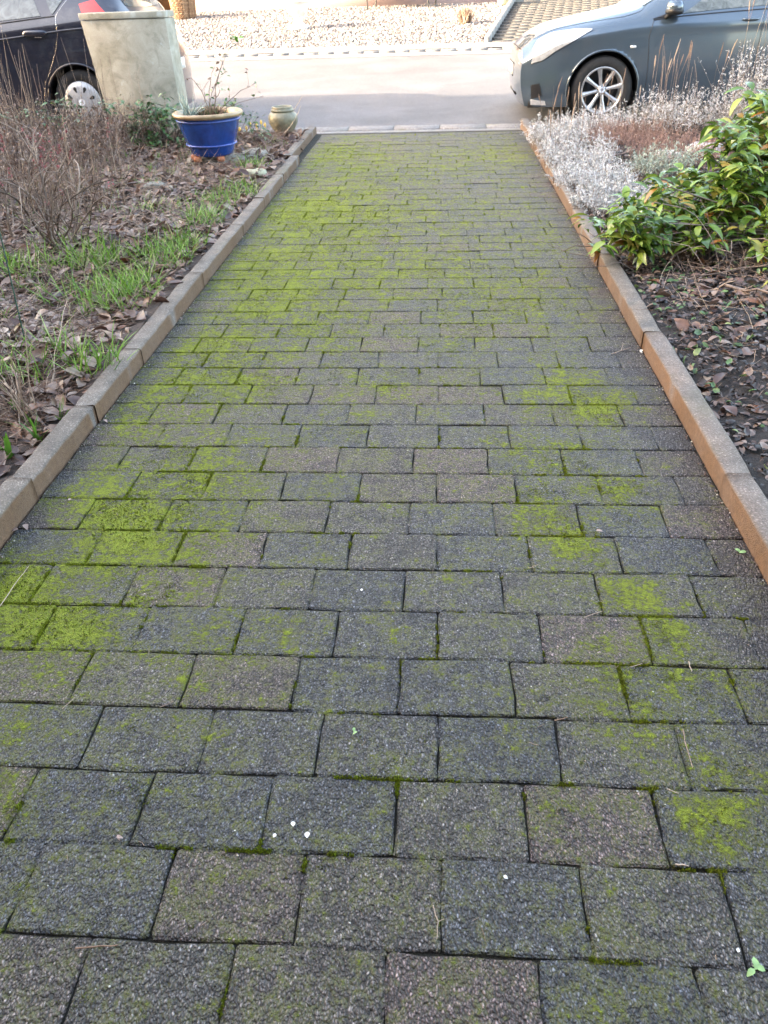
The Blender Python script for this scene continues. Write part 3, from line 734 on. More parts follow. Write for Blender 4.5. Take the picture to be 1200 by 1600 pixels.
branches(SPRIG[0], SPRIG[1], (0, 0, 0), M['twig_grey'], .003); leafy('x', SPRIG[0], SPRIG[1], 6, .055, .42, M['evergreen'], 96)
# evergreen behind the pot: skimmia-like mound
c = np.array([-2.55, 7.75, float(zl(-2.55, 7.75))]); root = empty('evergreen_shrub', tuple(c), label='dense dark green shrub between concrete cabinet and blue pot', cat='shrub')
n = 110; u = rng.normal(0, 1, (n, 3)); u /= np.linalg.norm(u, axis=1, keepdims=True); u[:, 2] = np.abs(u[:, 2])
tips = u*np.array([.42, .30, .36])*rng.uniform(.55, 1.0, n)[:, None]; tips[:, 2] += .04
branches(root, tips, (0, 0, 0), M['twig_grey']); leafy('x', root, tips, 9, .062, .42, M['evergreen'], 160)
c = np.array([-1.95, 7.75, float(zl(-1.95, 7.75))]); root = empty('evergreen_shrub', tuple(c), label='smaller green shrub peeking out to the right behind the blue pot', cat='shrub')
n = 50; u = rng.normal(0, 1, (n, 3)); u /= np.linalg.norm(u, axis=1, keepdims=True); u[:, 2] = np.abs(u[:, 2])
tips = u*np.array([.36, .22, .33])*rng.uniform(.55, 1.0, n)[:, None]; tips[:, 2] += .05
branches(root, tips, (0, 0, 0), M['twig_grey']); leafy('x', root, tips, 8, .058, .42, M['evergreen'], 80)
c = np.array([-3.55, 7.7, float(zl(-3.55, 7.7))]); root = empty('evergreen_shrub', tuple(c), label='sparse green shrub in front of the dark car wheel', cat='shrub')
n = 22; u = rng.normal(0, 1, (n, 3)); u /= np.linalg.norm(u, axis=1, keepdims=True); u[:, 2] = np.abs(u[:, 2])
tips = u*np.array([.4, .2, .36]); tips[:, 2] += .06
branches(root, tips, (0, 0, 0), M['twig_grey']); leafy('x', root, tips, 7, .06, .42, M['evergreen'], 60)

# big laurel-like shrub on the right
c = np.array([1.95, 4.55, float(zr_(1.95, 4.55))])
root = empty('laurel_shrub', tuple(c), label='large glossy green and yellowish shrub spreading over the right bed', cat='shrub')
TP = []
for (px, py, y) in [(945, 345, 4.15), (968, 330, 4.2), (985, 350, 4.1), (1005, 335, 4.3), (1020, 305, 4.35), (1045, 320, 4.3), (1060, 345, 4.2), (1080, 300, 4.4), (1100, 325, 4.3), (1120, 300, 4.3),
                    (1010, 370, 4.05), (960, 365, 4.05), (1085, 350, 4.1), (1130, 330, 4.3), (1065, 290, 4.6), (1110, 200, 4.7), (1130, 225, 4.6), (1150, 195, 4.8), (1175, 175, 4.9), (1195, 150, 4.9), (1185, 205, 4.7),
                    (1160, 235, 4.6), (1140, 255, 4.5), (1190, 245, 4.5), (1170, 270, 4.4), (1195, 290, 4.4), (1120, 255, 4.6), (1155, 300, 4.3), (1185, 320, 4.3), (1210, 180, 4.8), (1215, 230, 4.5), (1220, 130, 5.0),
                    (1180, 350, 4.1), (1140, 360, 4.1), (1200, 380, 4.0), (1030, 285, 4.7), (1240, 200, 4.7), (1240, 280, 4.4), (1150, 215, 5.0), (1190, 180, 5.1), (1210, 210, 5.1), (1230, 240, 5.1)]:
    TP.append(at_y(px, py, y)-c)
TP = np.array(TP); TP[:, 0] += .05; extra = TP[rng.integers(0, len(TP), 70)]+rng.normal(0, .07, (70, 3))-np.array([0, 0, .05])
back = np.stack([rng.uniform(0, .9, 30), rng.uniform(0, .7, 30), rng.uniform(.15, .5, 30)], 1)
TPa = np.concatenate([TP, extra, TP[rng.integers(0, len(TP), 60)]+rng.normal(0, .09, (60, 3)), back]); TPa[:, 2] = np.maximum(TPa[:, 2], .07)
branches(root, TPa, (.05, 0, 0), M['twig_grey'], .0045)
leafy('x', root, TPa, 12, .108, .36, M['laurel'], 290, curl=.5, droop=.2)
# low green creeper under it
c = np.array([1.75, 3.3, float(zr_(1.75, 3.3))]); root = empty('creeping_plant', tuple(c), label='low green creeper in the leaf litter at the right edge', cat='plant')
n = 40; tips = np.stack([rng.uniform(-.25, .5, n), rng.uniform(-.45, .6, n), rng.uniform(.02, .07, n)], 1)
branches(root, tips, (0, 0, 0), M['twig_grey'], .0022); leafy('x', root, tips, 6, .05, .45, M['laurel'], 100, jit=.03)

# crooked dead branches lying in the right bed
for i, (A_, B_, r0, lab) in enumerate([((1085, 448), (1215, 478), .010, 'thick dark dead branch lying across the right bed'), ((1000, 395), (1110, 440), .004, 'thin brown branch rising from the litter beside the right kerb'),
                          ((1090, 440), (1210, 345), .005, 'grey forked twig curving up at the right picture edge'), ((1110, 300), (1210, 335), .008, 'bare grey branch under the glossy shrub'),
                          ((1060, 440), (1205, 425), .004, 'slender pale branch above the thick dead one')]):
    P0 = on(zr_, *A_); P1 = on(zr_, *B_); P0[2] += .01; P1[2] += .05
    t = np.linspace(0, 1, 9)[:, None]; pa = (P1-P0)*t+rng.normal(0, .010, (9, 3)); pa[0] = 0
    root = empty('dead_branch', tuple(P0), label=lab, cat='branch')
    a = Acc(); tubes(a, pa[None], np.linspace(r0, r0*.5, 9)[None], 6, r=np.array([.6])); a.build('stem', M['twig_grey'], root, kind='stuff')
    q = grow(pa[[2, 3, 4, 5, 6, 7]], (P1-P0)[None]/np.linalg.norm(P1-P0)+rng.normal(0, .7, (6, 3)), rng.uniform(.08, .22, 6), 6, .2)
    q[..., 2] = np.maximum(q[..., 2], -.0)
    a = Acc(); tubes(a, q, np.linspace(1, .4, 6)[None]*np.full((6, 1), r0*.45), 4, r=rng.uniform(.5, 1, 6)); a.build('twig', M['twig_grey'], root)
# dry orange tangle
c = on(zr_, 1060, 410); root = empty('dry_plant', tuple(c), label='withered orange brown plant with curled leaves near right kerb', cat='plant')
n = 26; p = grow(rng.normal(0, .03, (n, 3))*np.array([1, 1, 0]), np.stack([rng.normal(0, .6, n), rng.normal(0, .5, n), np.ones(n)*.8], 1), rng.uniform(.08, .26, n), 6, .15, .06)
a = Acc(); tubes(a, p, np.full((n, 6), .0016), 4); a.build('stem', M['straw'], root, kind='stuff')
a = Acc(); K = 60; i = rng.integers(0, n, K); a.inst(LV[2][0], LV[2][1], rotmats(K, .8)*rng.uniform(.03, .06, K)[:, None, None], p[i, rng.integers(2, 6, K)], rng.uniform(.75, 1, K)); a.build('withered_leaf', M['leaf_litter'], root, kind='stuff')

for (px, py, n, lab) in [(1130, 420, 60, 'tangle of brown bare stems beneath the glossy shrub'), (1010, 400, 34, 'small tangle of brown stems where shrub meets right kerb')]:
    c = on(zr_, px, py); root = empty('tangled_stems', tuple(c), label=lab, cat='dead stems')
    p = grow(rng.normal(0, .12, (n, 3))*np.array([1, 1, 0]), np.stack([rng.normal(0, 1, n), rng.normal(0, .7, n), np.ones(n)*.5], 1), rng.uniform(.15, .5, n), 8, .25, .04)
    p[..., 2] = np.maximum(p[..., 2], .0); a = Acc(); tubes(a, p, np.linspace(1, .4, 8)[None]*rng.uniform(.0015, .0042, n)[:, None], 4); a.build('stem', M['twig_grey'], root, kind='stuff')
# silver plants along the right kerb
for (cx, cy, rx, ry, n, h, lf, mt, stalk, lab) in [
        (1.10, 5.2, .26, .30, 330, .15, 5200, 'silver', 0, 'silver white cushion plant spilling over the right kerb, nearest the camera'),
        (1.09, 5.9, .26, .35, 330, .18, 5200, 'silver', 0, 'silvery cushion plant, second along the right kerb from the camera'),
        (1.10, 6.7, .28, .40, 330, .20, 5200, 'silver', 6, 'silvery lavender mound, third along the right kerb'),
        (1.05, 7.6, .26, .40, 300, .24, 4600, 'silver', 4, 'whitish lavender beside the far end of the right kerb, near the car front'),
        (1.45, 8.25, .40, .3, 260, .22, 4000, 'silver', 6, 'pale dry lavender directly below the car front wheel'),
        (1.62, 6.2, .22, .3, 200, .2, 2600, 'silver_green', 0, 'sage green tuft between silver cushions and reddish heather'),
        (2.15, 7.9, .42, .35, 300, .36, 4600, 'silver', 12, 'grey lavender with tall dead flower stalks before the car door'),
        (2.85, 7.6, .42, .35, 420, .68, 7600, 'silver', 9, 'tallest silvery lavender at the right, reaching over the car sill'),
        (3.4, 7.3, .35, .35, 330, .62, 5600, 'silver', 3, 'silvery bush at the right picture edge behind glossy leaves')]:
    root = perennials('lavender_bush' if stalk else 'silver_cushion', cx, cy, rx, ry, n, h, lab, M['straw'], lf, M[mt], zf=zr_, stalk=stalk, lsize=.027, lean=.42 if h < .4 else .22, rad=.0014, lh=(.25, .999))
    if stalk:
        a = Acc(); b = np.stack([rng.uniform(-rx, rx, stalk), rng.uniform(-ry, ry, stalk), np.full(stalk, h*1.2)], 1)
        p = grow(b, np.stack([rng.normal(.05, .1, stalk), rng.normal(0, .1, stalk), np.ones(stalk)], 1), rng.uniform(.12, .30, stalk), 6, .05)
        tubes(a, p, np.array([.6, .6, .6, 2.0, 2.4, .9])[None]*np.full((stalk, 1), .0021), 5); 
        p2 = p.copy(); p2[:, 0, 2] = 0; p2[:, 1:, :] = p[:, :1, :]+(p[:, 1:2, :]-p[:, :1, :])*np.linspace(0, .2, 5)[None, :, None]
        tubes(a, p2, np.full((stalk, 6), .0011), 3); a.build('flower_stalk', M['straw'], root, kind='stuff')
perennials('heather', 1.95, 6.7, .45, .55, 800, .20, 'reddish brown withered heather behind the white stones', M['heather'], 7000, M['heather'], zf=zr_, lsize=.018, lean=.35, rad=.0014)
perennials('heather', 2.7, 6.6, .4, .5, 500, .22, 'brownish heather patch partly behind the glossy shrub', M['heather'], 4000, M['heather'], zf=zr_, lsize=.018, lean=.35, rad=.0014)
perennials('heather', 1.6, 7.5, .35, .45, 500, .20, 'rusty dry heather between lavender bushes by the car wheel', M['heather'], 3500, M['heather'], zf=zr_, lsize=.018, lean=.35, rad=.0014)

# ------------------------------------------------------------------ stones
def rock(acc, sx, sy, sz, n=10, m_=14, seed=0., amp=.16):
    V = []
    for i in range(n):
        th = math.pi*i/(n-1)
        for j in range(m_):
            ph = 2*math.pi*j/m_; d = Vector((math.sin(th)*math.cos(ph), math.sin(th)*math.sin(ph), math.cos(th)))
            k = 1+amp*mnoise.noise(d*1.6+Vector((seed, 0, 0)))*2+amp*.4*mnoise.noise(d*5+Vector((seed, 0, 3)))
            z = d.z; z = math.copysign(min(abs(z), .62), z)
            V.append((d.x*k*sx, d.y*k*sy, z*sz*k))
    f = quads(n, m_, True); acc.add(V, f[:, ::-1])
M['stone'] = m_simple('grey_stone', (.22, .21, .18), .8, .3, 14, .6, 60)
M['stone_white'] = m_simple('white_stone', (.60, .58, .56), .7, .15, 14, .6, 60)
M['stone_moss'] = m_simple('pale_lichened_stone', (.34, .34, .24), .8, .3, 14, .6, 60)
for (px, py, sx, sy, sz, mt, lab, zf, sd) in [(345, 252, .32, .22, .035, 'stone', 'broad flat grey stone slab carrying the blue pot', zl, 1.), (396, 243, .13, .16, .04, 'stone', 'flat grey stone between blue pot and left kerb', zl, 2.),
        (398, 274, .11, .07, .04, 'stone_moss', 'small pale lichened stone below the flat grey one', zl, 3.), (1040, 252, .12, .09, .07, 'stone_white', 'left one of two white stones behind the glossy shrub', zr_, 4.),
        (1100, 243, .15, .10, .09, 'stone_white', 'right, larger white stone behind the glossy shrub', zr_, 5.), (240, 292, .10, .08, .03, 'stone', 'half buried grey stone in the leaves left of blue pot', zl, 6.)]:
    c = on(zf, px, py); a = Acc(); rock(a, sx, sy, sz, seed=sd); a.build('stone', M[mt], loc=(c[0], c[1], c[2]+sz*.35), label=lab, cat='stone', smooth=False)

# ------------------------------------------------------------------ pots
def lathe(acc, prof, n=40, wob=0., r=.5, flute=None):
    V = []
    for k, (rr, z) in enumerate(prof):
        for j in range(n):
            t = 2*math.pi*j/n; q = rr
            if flute: q = rr*(1+flute[0]*abs(math.sin(t*flute[1]/2+z*flute[2]))*math.sin(math.pi*k/(len(prof)-1)))
            V.append((q*math.cos(t), q*math.sin(t), z))
    f = quads(len(prof), n, True); acc.add(V, f, r)
def m_glaze():
    m = NM('cobalt_glaze'); p = m.objc(); n = m.noise(6, 5, .65, p, .6)
    c = m.mix(m.mr(n, .3, .7), (.002, .024, .13), (.006, .066, .33)); c = m.mix(m.mr(m.noise(60, 3, .6, p), .62, .75, 0, .3), c, (.05, .07, .16))
    return m.out(c, .22, m.bump(m.noise(9, 3, .5, p), .15, .01), Coat_Weight=.6, Coat_Roughness=.12)
M['glaze'] = m_glaze()
M['glaze_light'] = m_simple('pale_blue_glaze_ring', (.06, .12, .42), .25, .3, 30)
M['rim'] = m_simple('beige_rim_glaze', (.34, .24, .14), .3, .35, 12, .1)
M['terracotta'] = m_simple('terracotta', (.42, .14, .06), .7, .2, 20, .2)
M['potsoil'] = m_soil('pot_soil', (.02, .014, .01), (.06, .04, .03))
pc = (-1.905, 6.95, .125)
root = empty('blue_flowerpot', pc, label='cobalt blue glazed flowerpot with beige rim on terracotta feet', cat='flowerpot')
a = Acc(); lathe(a, [(.0, .0), (.165, .0), (.175, .015), (.19, .06), (.215, .13), (.24, .21), (.252, .27), (.255, .29)], 56); a.build('pot_body', M['glaze'], root, smooth=True)
for z, r_ in ((.268, .257), (.085, .206)):
    a = Acc(); an = np.linspace(0, 2*math.pi, 49); tubes(a, np.stack([np.cos(an)*r_, np.sin(an)*r_, an*0+z], 1)[None], np.full((1, 49), .0065), 8); a.build('raised_ring', M['glaze_light'], root, smooth=True)
a = Acc(); lathe(a, [(.252, .285), (.275, .29), (.286, .300), (.287, .312), (.278, .322), (.262, .324), (.245, .318), (.235, .30), (.232, .27)], 56); a.build('pot_rim', M['rim'], root, smooth=True)
a = Acc(); lathe(a, [(.234, .285), (.12, .295), (.0, .30)], 30); a.build('potting_soil', M['potsoil'], root)
for k in range(3):
    t = -math.pi/2+.65+k*2*math.pi/3; a = Acc(); rock(a, .035, .045, .03, 8, 10, k, .05)
    o = a.build('pot_foot', M['terracotta'], root, smooth=True, loc=(.155*math.cos(t), .155*math.sin(t), -.018))
a = Acc(); rock(a, .035, .045, .03, 8, 10, 7, .05); a.build('pot_foot', M['terracotta'], root, smooth=True, loc=(-.10, -.13, -.018))
# rose in the pot
root = empty('potted_rose', (pc[0], pc[1], pc[2]+.29), label='spindly leafless rose growing in the blue pot', cat='rose')
mains = []
for (x1, y1) in [(365, 55), (335, 95), (322, 120), (400, 120), (298, 110), (345, 130), (318, 145), (412, 140), (352, 75)]:
    tip = at_y(x1, y1+10, 6.95)-np.array(root.location); b0 = np.array([rng.normal(.02, .04), rng.normal(0, .04), 0.])
    t = np.linspace(0, 1, 8)[:, None]; mid = b0*.5+tip*.5+np.array([-.05*np.sign(tip[0]), rng.normal(0, .05), .03]); mains.append((1-t)**2*b0+2*t*(1-t)*mid+t**2*tip+rng.normal(0, .004, (8, 3)))
mains = np.array(mains)
a = Acc(); tubes(a, mains, np.linspace(1, .45, 8)[None]*rng.uniform(.0025, .0045, len(mains))[:, None], 6, r=rng.uniform(.2, .7, len(mains)))
ii = rng.integers(0, len(mains), 26); kk = rng.integers(3, 7, 26); q = grow(mains[ii, kk], rng.normal(0, .7, (26, 3))+np.array([0, 0, .8]), rng.uniform(.04, .14, 26), 5, .15)
tubes(a, q, np.linspace(1, .5, 5)[None]*np.full((26, 1), .0014), 4); a.build('stem', M['twig_grey'], root, kind='stuff')
v, f = leaf(1, .6, .2, .3, 5)
TQ = np.concatenate([q[:, -1], mains[:, -1]]); K = len(TQ)
for i in range(K):
    if rng.random() < .75:
        a = Acc(); R = rotmats(2, .9)*.034; a.inst(v, f, R, TQ[i][None]+rng.normal(0, .012, (2, 3)), rng.uniform(.4, 1, 2)); a.build('leaf', M['evergreen' if i % 3 else 'leaf_litter'], root)
tp = at_y(367, 60, 6.95)-np.array(root.location)
a = Acc(); a.inst(v, f, rotmats(9, .5)*.045, tp[None]+rng.normal(0, .02, (9, 3)), rng.uniform(.5, 1, 9)); a.build('leaf_cluster', M['bulb'], root, kind='stuff')
# grey-green strap-leaved plant in pot
root = empty('carnation_plant', (pc[0]-.13, pc[1]-.05, pc[2]+.29), label='grey green strap leaved plant at the left inside the blue pot', cat='plant')
M['glauc'] = m_attr('glaucous_leaf', [(0, (.12, .18, .16)), (1, (.42, .52, .47))], .5, .1, 60, .1)
a = Acc(); blades(a, (0, 0, 0), 46, .17, .06, .012, .8, .14); blades(a, (-.03, 0, .01), 5, .22, .015, .012, .15, .03); a.build('leaf', M['glauc'], root, kind='stuff')
root = empty('dry_cushion', (pc[0]+.04, pc[1]-.02, pc[2]+.29), label='dark dry cushion plant in the middle of the blue pot', cat='plant')
a = Acc(); blades(a, (0, 0, 0), 220, .10, .10, .005, .9, .1); a.build('leaf', M['needle'], root, kind='stuff')
a = Acc(); blades(a, (0, 0, 0), 60, .09, .12, .007, .9, .1); a.build('green_leaf', M['evergreen'], root, kind='stuff')

# olive ceramic vase
M['olive'] = m_simple('olive_ceramic', (.21, .195, .135), .45, .3, 18, .2, 30)
oc = (-1.56, 8.45, float(zl(-1.56, 8.45))+.0)
root = empty('ceramic_vase', oc, label='small round olive ceramic vase near the end of the left kerb', cat='vase')
a = Acc(); pr = [(0, 0), (.065, 0), (.07, .01), (.085, .03), (.115, .07), (.142, .12), (.150, .16), (.142, .195), (.118, .218), (.100, .226)]
lathe(a, pr, 56, flute=(-.045, 14, 18.)); a.build('vase_body', M['olive'], root, smooth=True)
a = Acc(); lathe(a, [(.100, .222), (.112, .228), (.114, .240), (.104, .246), (.100, .252), (.104, .262), (.098, .270), (.088, .268), (.084, .25), (.08, .20), (0, .15)], 48); a.build('vase_neck', M['olive'], root, smooth=True)
# yellow crocus buds by the pot
for i, (px, py) in enumerate([(402, 205), (409, 200), (415, 204), (392, 203), (386, 209), (376, 212)]):
    c = on(zl, px, py); root = empty('crocus', tuple(c), label=['third yellow crocus bud from the right, between pot and vase', 'second yellow crocus bud from the right, between pot and vase', 'rightmost yellow crocus bud, toward the olive vase', 'fourth yellow crocus bud from the right, between pot and vase', 'second yellow crocus bud from the left, beside the blue pot', 'leftmost yellow crocus bud, close against the blue pot'][i], cat='flower', group='yellow crocus buds')
    a = Acc(); lathe(a, [(.004, 0), (.004, .03), (.010, .04), (.013, .055), (.010, .07), (.001, .08)], 8); M.setdefault('yellow', m_simple('crocus_yellow', (.75, .48, .10), .5)); a.build('bud', M['yellow'], root, smooth=True)
# pale bent straws before vase
for (p0, p1, lab) in [((430, 205), (472, 150), 'pale dry stalk leaning past the olive vase'), ((438, 215), (470, 165), 'second pale stalk crossing in front of the olive vase')]:
    A = on(zl, *p0); B = at_y(*p1, A[1]+.05); t = np.linspace(0, 1, 6)[:, None]
    a = Acc(); tubes(a, ((B-A)*t+np.sin(t*3.14)*np.array([.03, 0, 0]))[None], np.linspace(.004, .0018, 6)[None], 4, r=np.array([1.])); a.build('dry_stalk', M['straw'], loc=tuple(A), label=lab, cat='dry stalk')

# ------------------------------------------------------------------ concrete cabinet
def m_cab():
    m = NM('stained_concrete_cabinet'); p = m.objc()
    c = m.mix(m.mr(m.noise(3.5, 6, .65, p, .5), .3, .7), (.24, .22, .16), (.44, .41, .34))
    c = m.mix(m.mr(m.noise(6, 6, .7, p, .8), .5, .68, 0, .75), c, (.17, .165, .12))
    c = m.mix(m.mr(m.noise(8, 4, .6, p), .6, .7, 0, .5), c, (.52, .55, .52))
    c = m.mix(1., c, m.mr(m.noise(160, 2, .6, p), .3, .7, .85, 1.12), 'MULTIPLY')
    return m.out(c, .8, m.bump(m.noise(60, 4, .6, p), .35, .006))
M['cabinet'] = m_cab()
root = empty('concrete_cabinet', (-2.97, 8.5, -.0), label='weathered pale concrete utility cabinet leaning beside the dark car', cat='utility cabinet')
def taper_box(acc, xb0, xb1, xt0, xt1, y0, y1, z0, z1, b=.004):
    V = []; lv = [(z0, 0, 0), (z1-b, 1-b/(z1-z0), 0), (z1, 1, b)]
    for z, t, i in lv:
        xa, xc = xb0+(xt0-xb0)*t+i, xb1+(xt1-xb1)*t-i
        bb = b
        V += [(xa+b, y0+i, z), (xc-b, y0+i, z), (xc, y0+b+i, z), (xc, y1-b, z), (xc-b, y1, z), (xa+b, y1, z), (xa, y1-b, z), (xa, y0+b+i, z)]
    f = list(map(tuple, quads(3, 8, True)))+[(16, 16+k, 17+k) for k in range(1, 7)]
    acc.add(V, f)
a = Acc(); taper_box(a, -.350, .375, -.465, .362, 0, .30, -.1, 1.055); a.build('cabinet_body', M['cabinet'], root)
a = Acc(); taper_box(a, -.468, .364, -.474, .364, -.006, .306, 1.062, 1.112, .004); a.build('cabinet_lid', M['cabinet'], root)

# ------------------------------------------------------------------ cars
def m_paint(name, col, met=.35, rough=.32):
    m = NM(name); p = m.objc()
    c = m.mix(m.mr(m.noise(700, 1, .5, p), .35, .65), tuple(x*.85 for x in col), tuple(x*1.15 for x in col))
    c = m.mix(m.mr(m.noise(5, 5, .7, p), .5, .8, 0, .25), c, (.18, .17, .16))
    return m.out(c, rough, None, Metallic=met, Coat_Weight=1., Coat_Roughness=.04)
def m_glass():
    m = NM('dusty_car_glass'); p = m.objc(); c = m.mix(m.mr(m.noise(9, 5, .7, p, 1.), .35, .7), (.03, .04, .042), (.16, .19, .19))
    return m.out(c, m.mr(m.noise(6, 4, .6, p), .3, .7, .05, .25), None, Coat_Weight=1.)
M['glass'] = m_glass()
M['tyre'] = m_simple('tyre_rubber', (.022, .021, .021), .75, .3, 30, .3)
M['blackplastic'] = m_simple('black_plastic', (.012, .012, .014), .5)
M['alloy'] = m_simple('silver_alloy', (.55, .55, .56), .3, .08, 20, Metallic=.75)
M['cap'] = m_simple('silver_plastic_hubcap', (.52, .53, .55), .35, .1, 20, Metallic=.3)
M['lamp'] = m_simple('headlight_lens', (.62, .64, .66), .12, .2, 30, Metallic=.5, Coat_Weight=1.)
M['redlamp'] = m_simple('red_tail_light', (.62, .03, .02), .15, .15, 30, Coat_Weight=1.)
M['chrome'] = m_simple('chrome_trim', (.7, .7, .7), .15, .05, Metallic=1.)
M['whitelamp'] = m_simple('clear_repeater', (.75, .74, .72), .2, .05)
M['plate'] = m_simple('number_plate_white', (.7, .7, .68), .5, .05)

def smooth_tab(xs, ys, L, sig=.06):
    g = np.linspace(-.3, L+.3, 600); v = np.interp(g, xs, ys); w = int(sig/(g[1]-g[0])); k = np.hanning(2*w+3); k /= k.sum()
    vv = np.convolve(np.pad(v, (w+1, w+1), 'edge'), k, 'valid'); return lambda s: np.interp(s, g, vv)
class Car:
    def __init__(s, L, Wd, belt, top, rail, half, nose=.10, ncurve=.10, tail=.10):
        s.L, s.W = L, Wd
        s.zb = smooth_tab(*zip(*belt), L); s.zt = smooth_tab(*zip(*top), L, .07); s.wr = smooth_tab(*zip(*rail), L, .12); s.wh = smooth_tab(*zip(*half), L, .08)
        s.nose, s.ncurve, s.tail = nose, ncurve, tail
    def keys(s, q):
        w = s.wh(q); zb = s.zb(q); zt_ = s.zt(q); wr = np.minimum(s.wr(q), w*.93); lo = .17+q*0; o = q*0
        h = zt_-zb; z5 = zb+h*np.clip(.86-.0*h, .5, .9)
        Y = [w*.93, w*.975, w, w*.99, w*.955, wr, wr*.72, o]; Z = [lo, lo+.09, lo+(zb-lo)*.45, lo+(zb-lo)*.78, zb, z5, zt_-.008, zt_+.0]
        return np.stack([np.stack(Y, -1), np.stack(Z, -1)], -1)     # (...,8,2)
    def P(s, q, u, off=0.):
        """surface point on the near side (local y negative)"""
        q = np.asarray(q, float); u = np.asarray(u, float); q, u = np.broadcast_arrays(q, u)
        k = s.keys(q); i = np.clip(np.floor(u).astype(int), 0, 6); t = (u-i)[..., None]
        def g(j):
            j = np.clip(j, 0, 7); return np.take_along_axis(k, np.broadcast_to(j[..., None, None], k.shape[:-2]+(1, 2)), -2)[..., 0, :]
        p0, p1, p2, p3 = g(i-1), g(i), g(i+1), g(i+2); last = i+2 > 7
        p3 = np.where(last[..., None], np.stack([-g(i)[..., 0], g(i)[..., 1]], -1), p3)
        c = .5*(2*p1+(p2-p0)*t+(2*p0-5*p1+4*p2-p3)*t*t+(3*p1-p0-3*p2+p3)*t**3)
        y, z = c[..., 0], c[..., 1]
        x = q+s.nose*((z-.47)/.34)**2*np.clip(1-q/.45, 0, 1)**2+s.ncurve*(np.abs(y)/s.W)**3*np.clip(1-q/.7, 0, 1)**1.5
        x = x-s.tail*((z-.5)/.45)**2*np.clip(1-(s.L-q)/.5, 0, 1)**2*(z > .5)-.12*(np.abs(y)/s.W)**3*np.clip(1-(s.L-q)/.5, 0, 1)**1.5
        p = np.stack([x, -y, z], -1)
        if off:
            e = .004; dq = s.P(q+e, u)-s.P(q-e, u); du = s.P(q, np.minimum(u+.02, 7))-s.P(q, u-.02)
            n = np.cross(dq, du); n /= np.linalg.norm(n, axis=-1, keepdims=True)+1e-9
            p = p+n*off
        return p
    def at_z(s, q, z):
        us = np.linspace(0, 6, 240); pz = s.P(np.full(240, q), us)[:, 2]; return float(np.interp(z, pz[:200], us[:200]))
def mirror(p): q = p.copy(); q[..., 1] *= -1; return q
def car_body(car, arches, R, mat, root):
    qs = np.unique(np.concatenate([np.linspace(0, .5, 16), np.linspace(.5, car.L-.5, 90), np.linspace(car.L-.5, car.L, 16)])); us = np.concatenate([np.linspace(0, 4, 33), np.linspace(4, 7, 22)[1:]])
    Q, U = np.meshgrid(qs, us, indexing='ij'); P = car.P(Q, U); n, m_ = Q.shape
    side = U <= 4.3
    for ax, az in arches:
        dx, dz = P[..., 0]-ax, P[..., 2]-az; d = np.hypot(dx, dz)
        ins = (d < R) & side
        P[..., 0] = np.where(ins & (d > R*.80), ax+dx/np.maximum(d, 1e-6)*R, P[..., 0]); P[..., 2] = np.where(ins & (d > R*.80), az+dz/np.maximum(d, 1e-6)*R, P[..., 2])
    F = quads(n, m_)
    keep = np.ones(len(F), bool); Pf = P.reshape(-1, 3); Sd = side.reshape(-1)
    for ax, az in arches:
        c = Pf[F].mean(1); keep &= ~((np.hypot(c[:, 0]-ax, c[:, 2]-az) < R*.995) & Sd[F].any(1))
        low = (np.abs(c[:, 0]-ax) < R*.9) & (c[:, 2] < az-.02) & Sd[F].any(1); keep &= ~low
    F = F[keep]
    a = Acc(); a.add(Pf, F[:, ::-1]); a.add(mirror(Pf), F)
    # close front, tail and floor
    fr = P[0]; rr_ = P[-1]
    for ring, fl in ((fr, 0), (rr_, 1)):
        tt = np.linspace(-1, 1, 13); V = np.repeat(ring[:, None], 13, 1); yr = np.abs(ring[:, 1])/car.W
        V[..., 1] = np.abs(ring[:, 1])[:, None]*tt; nc = (car.ncurve if not fl else -.12)
        V[..., 0] -= nc*((yr**3)[:, None]-(yr[:, None]*np.abs(tt))**3); f = quads(len(ring), 13); a.add(V, f if fl else f[:, ::-1])
    b = a.build('body', mat, root, smooth=True)
    fl = Acc(); box(fl, .15, car.L-.15, -car.W*.80, car.W*.80, .16, .30); box(fl, .25, car.L-.25, -car.W*.5, car.W*.5, .3, .6); fl.build('underbody', M['blackplastic'], root)
    return b
def arch_liner(car, ax, az, R, root, mat, sgn=-1):
    a = Acc(); an = np.linspace(-.35, math.pi+.35, 28); ys = [car.W*.985, car.W*.60]
    V = [(ax+R*math.cos(t), sgn*y_, az+R*math.sin(t)) for y_ in ys for t in an]; f = quads(2, 28); a.add(V, np.concatenate([f]))
    V = [(ax, sgn*car.W*.60, az)]+[(ax+R*math.cos(t), sgn*car.W*.60, az+R*math.sin(t)) for t in np.linspace(0, 2*math.pi, 28)]
    a.add(V, [(0, i, i+1) for i in range(1, 28)]); a.build('wheel_arch_liner', M['blackplastic'], root)
    us = None
    pts = []
    for t in np.linspace(-.15, math.pi+.15, 40):
        x, z = ax+(R+.004)*math.cos(t), az+(R+.004)*math.sin(t); u = car.at_z(x, z); p = car.P(x, u); pts.append((x, sgn*(abs(p[1])-.002), z))
    a = Acc(); tubes(a, np.array(pts)[None], np.full((1, 40), .011), 6); a.build('arch_lip', mat, root, smooth=True)
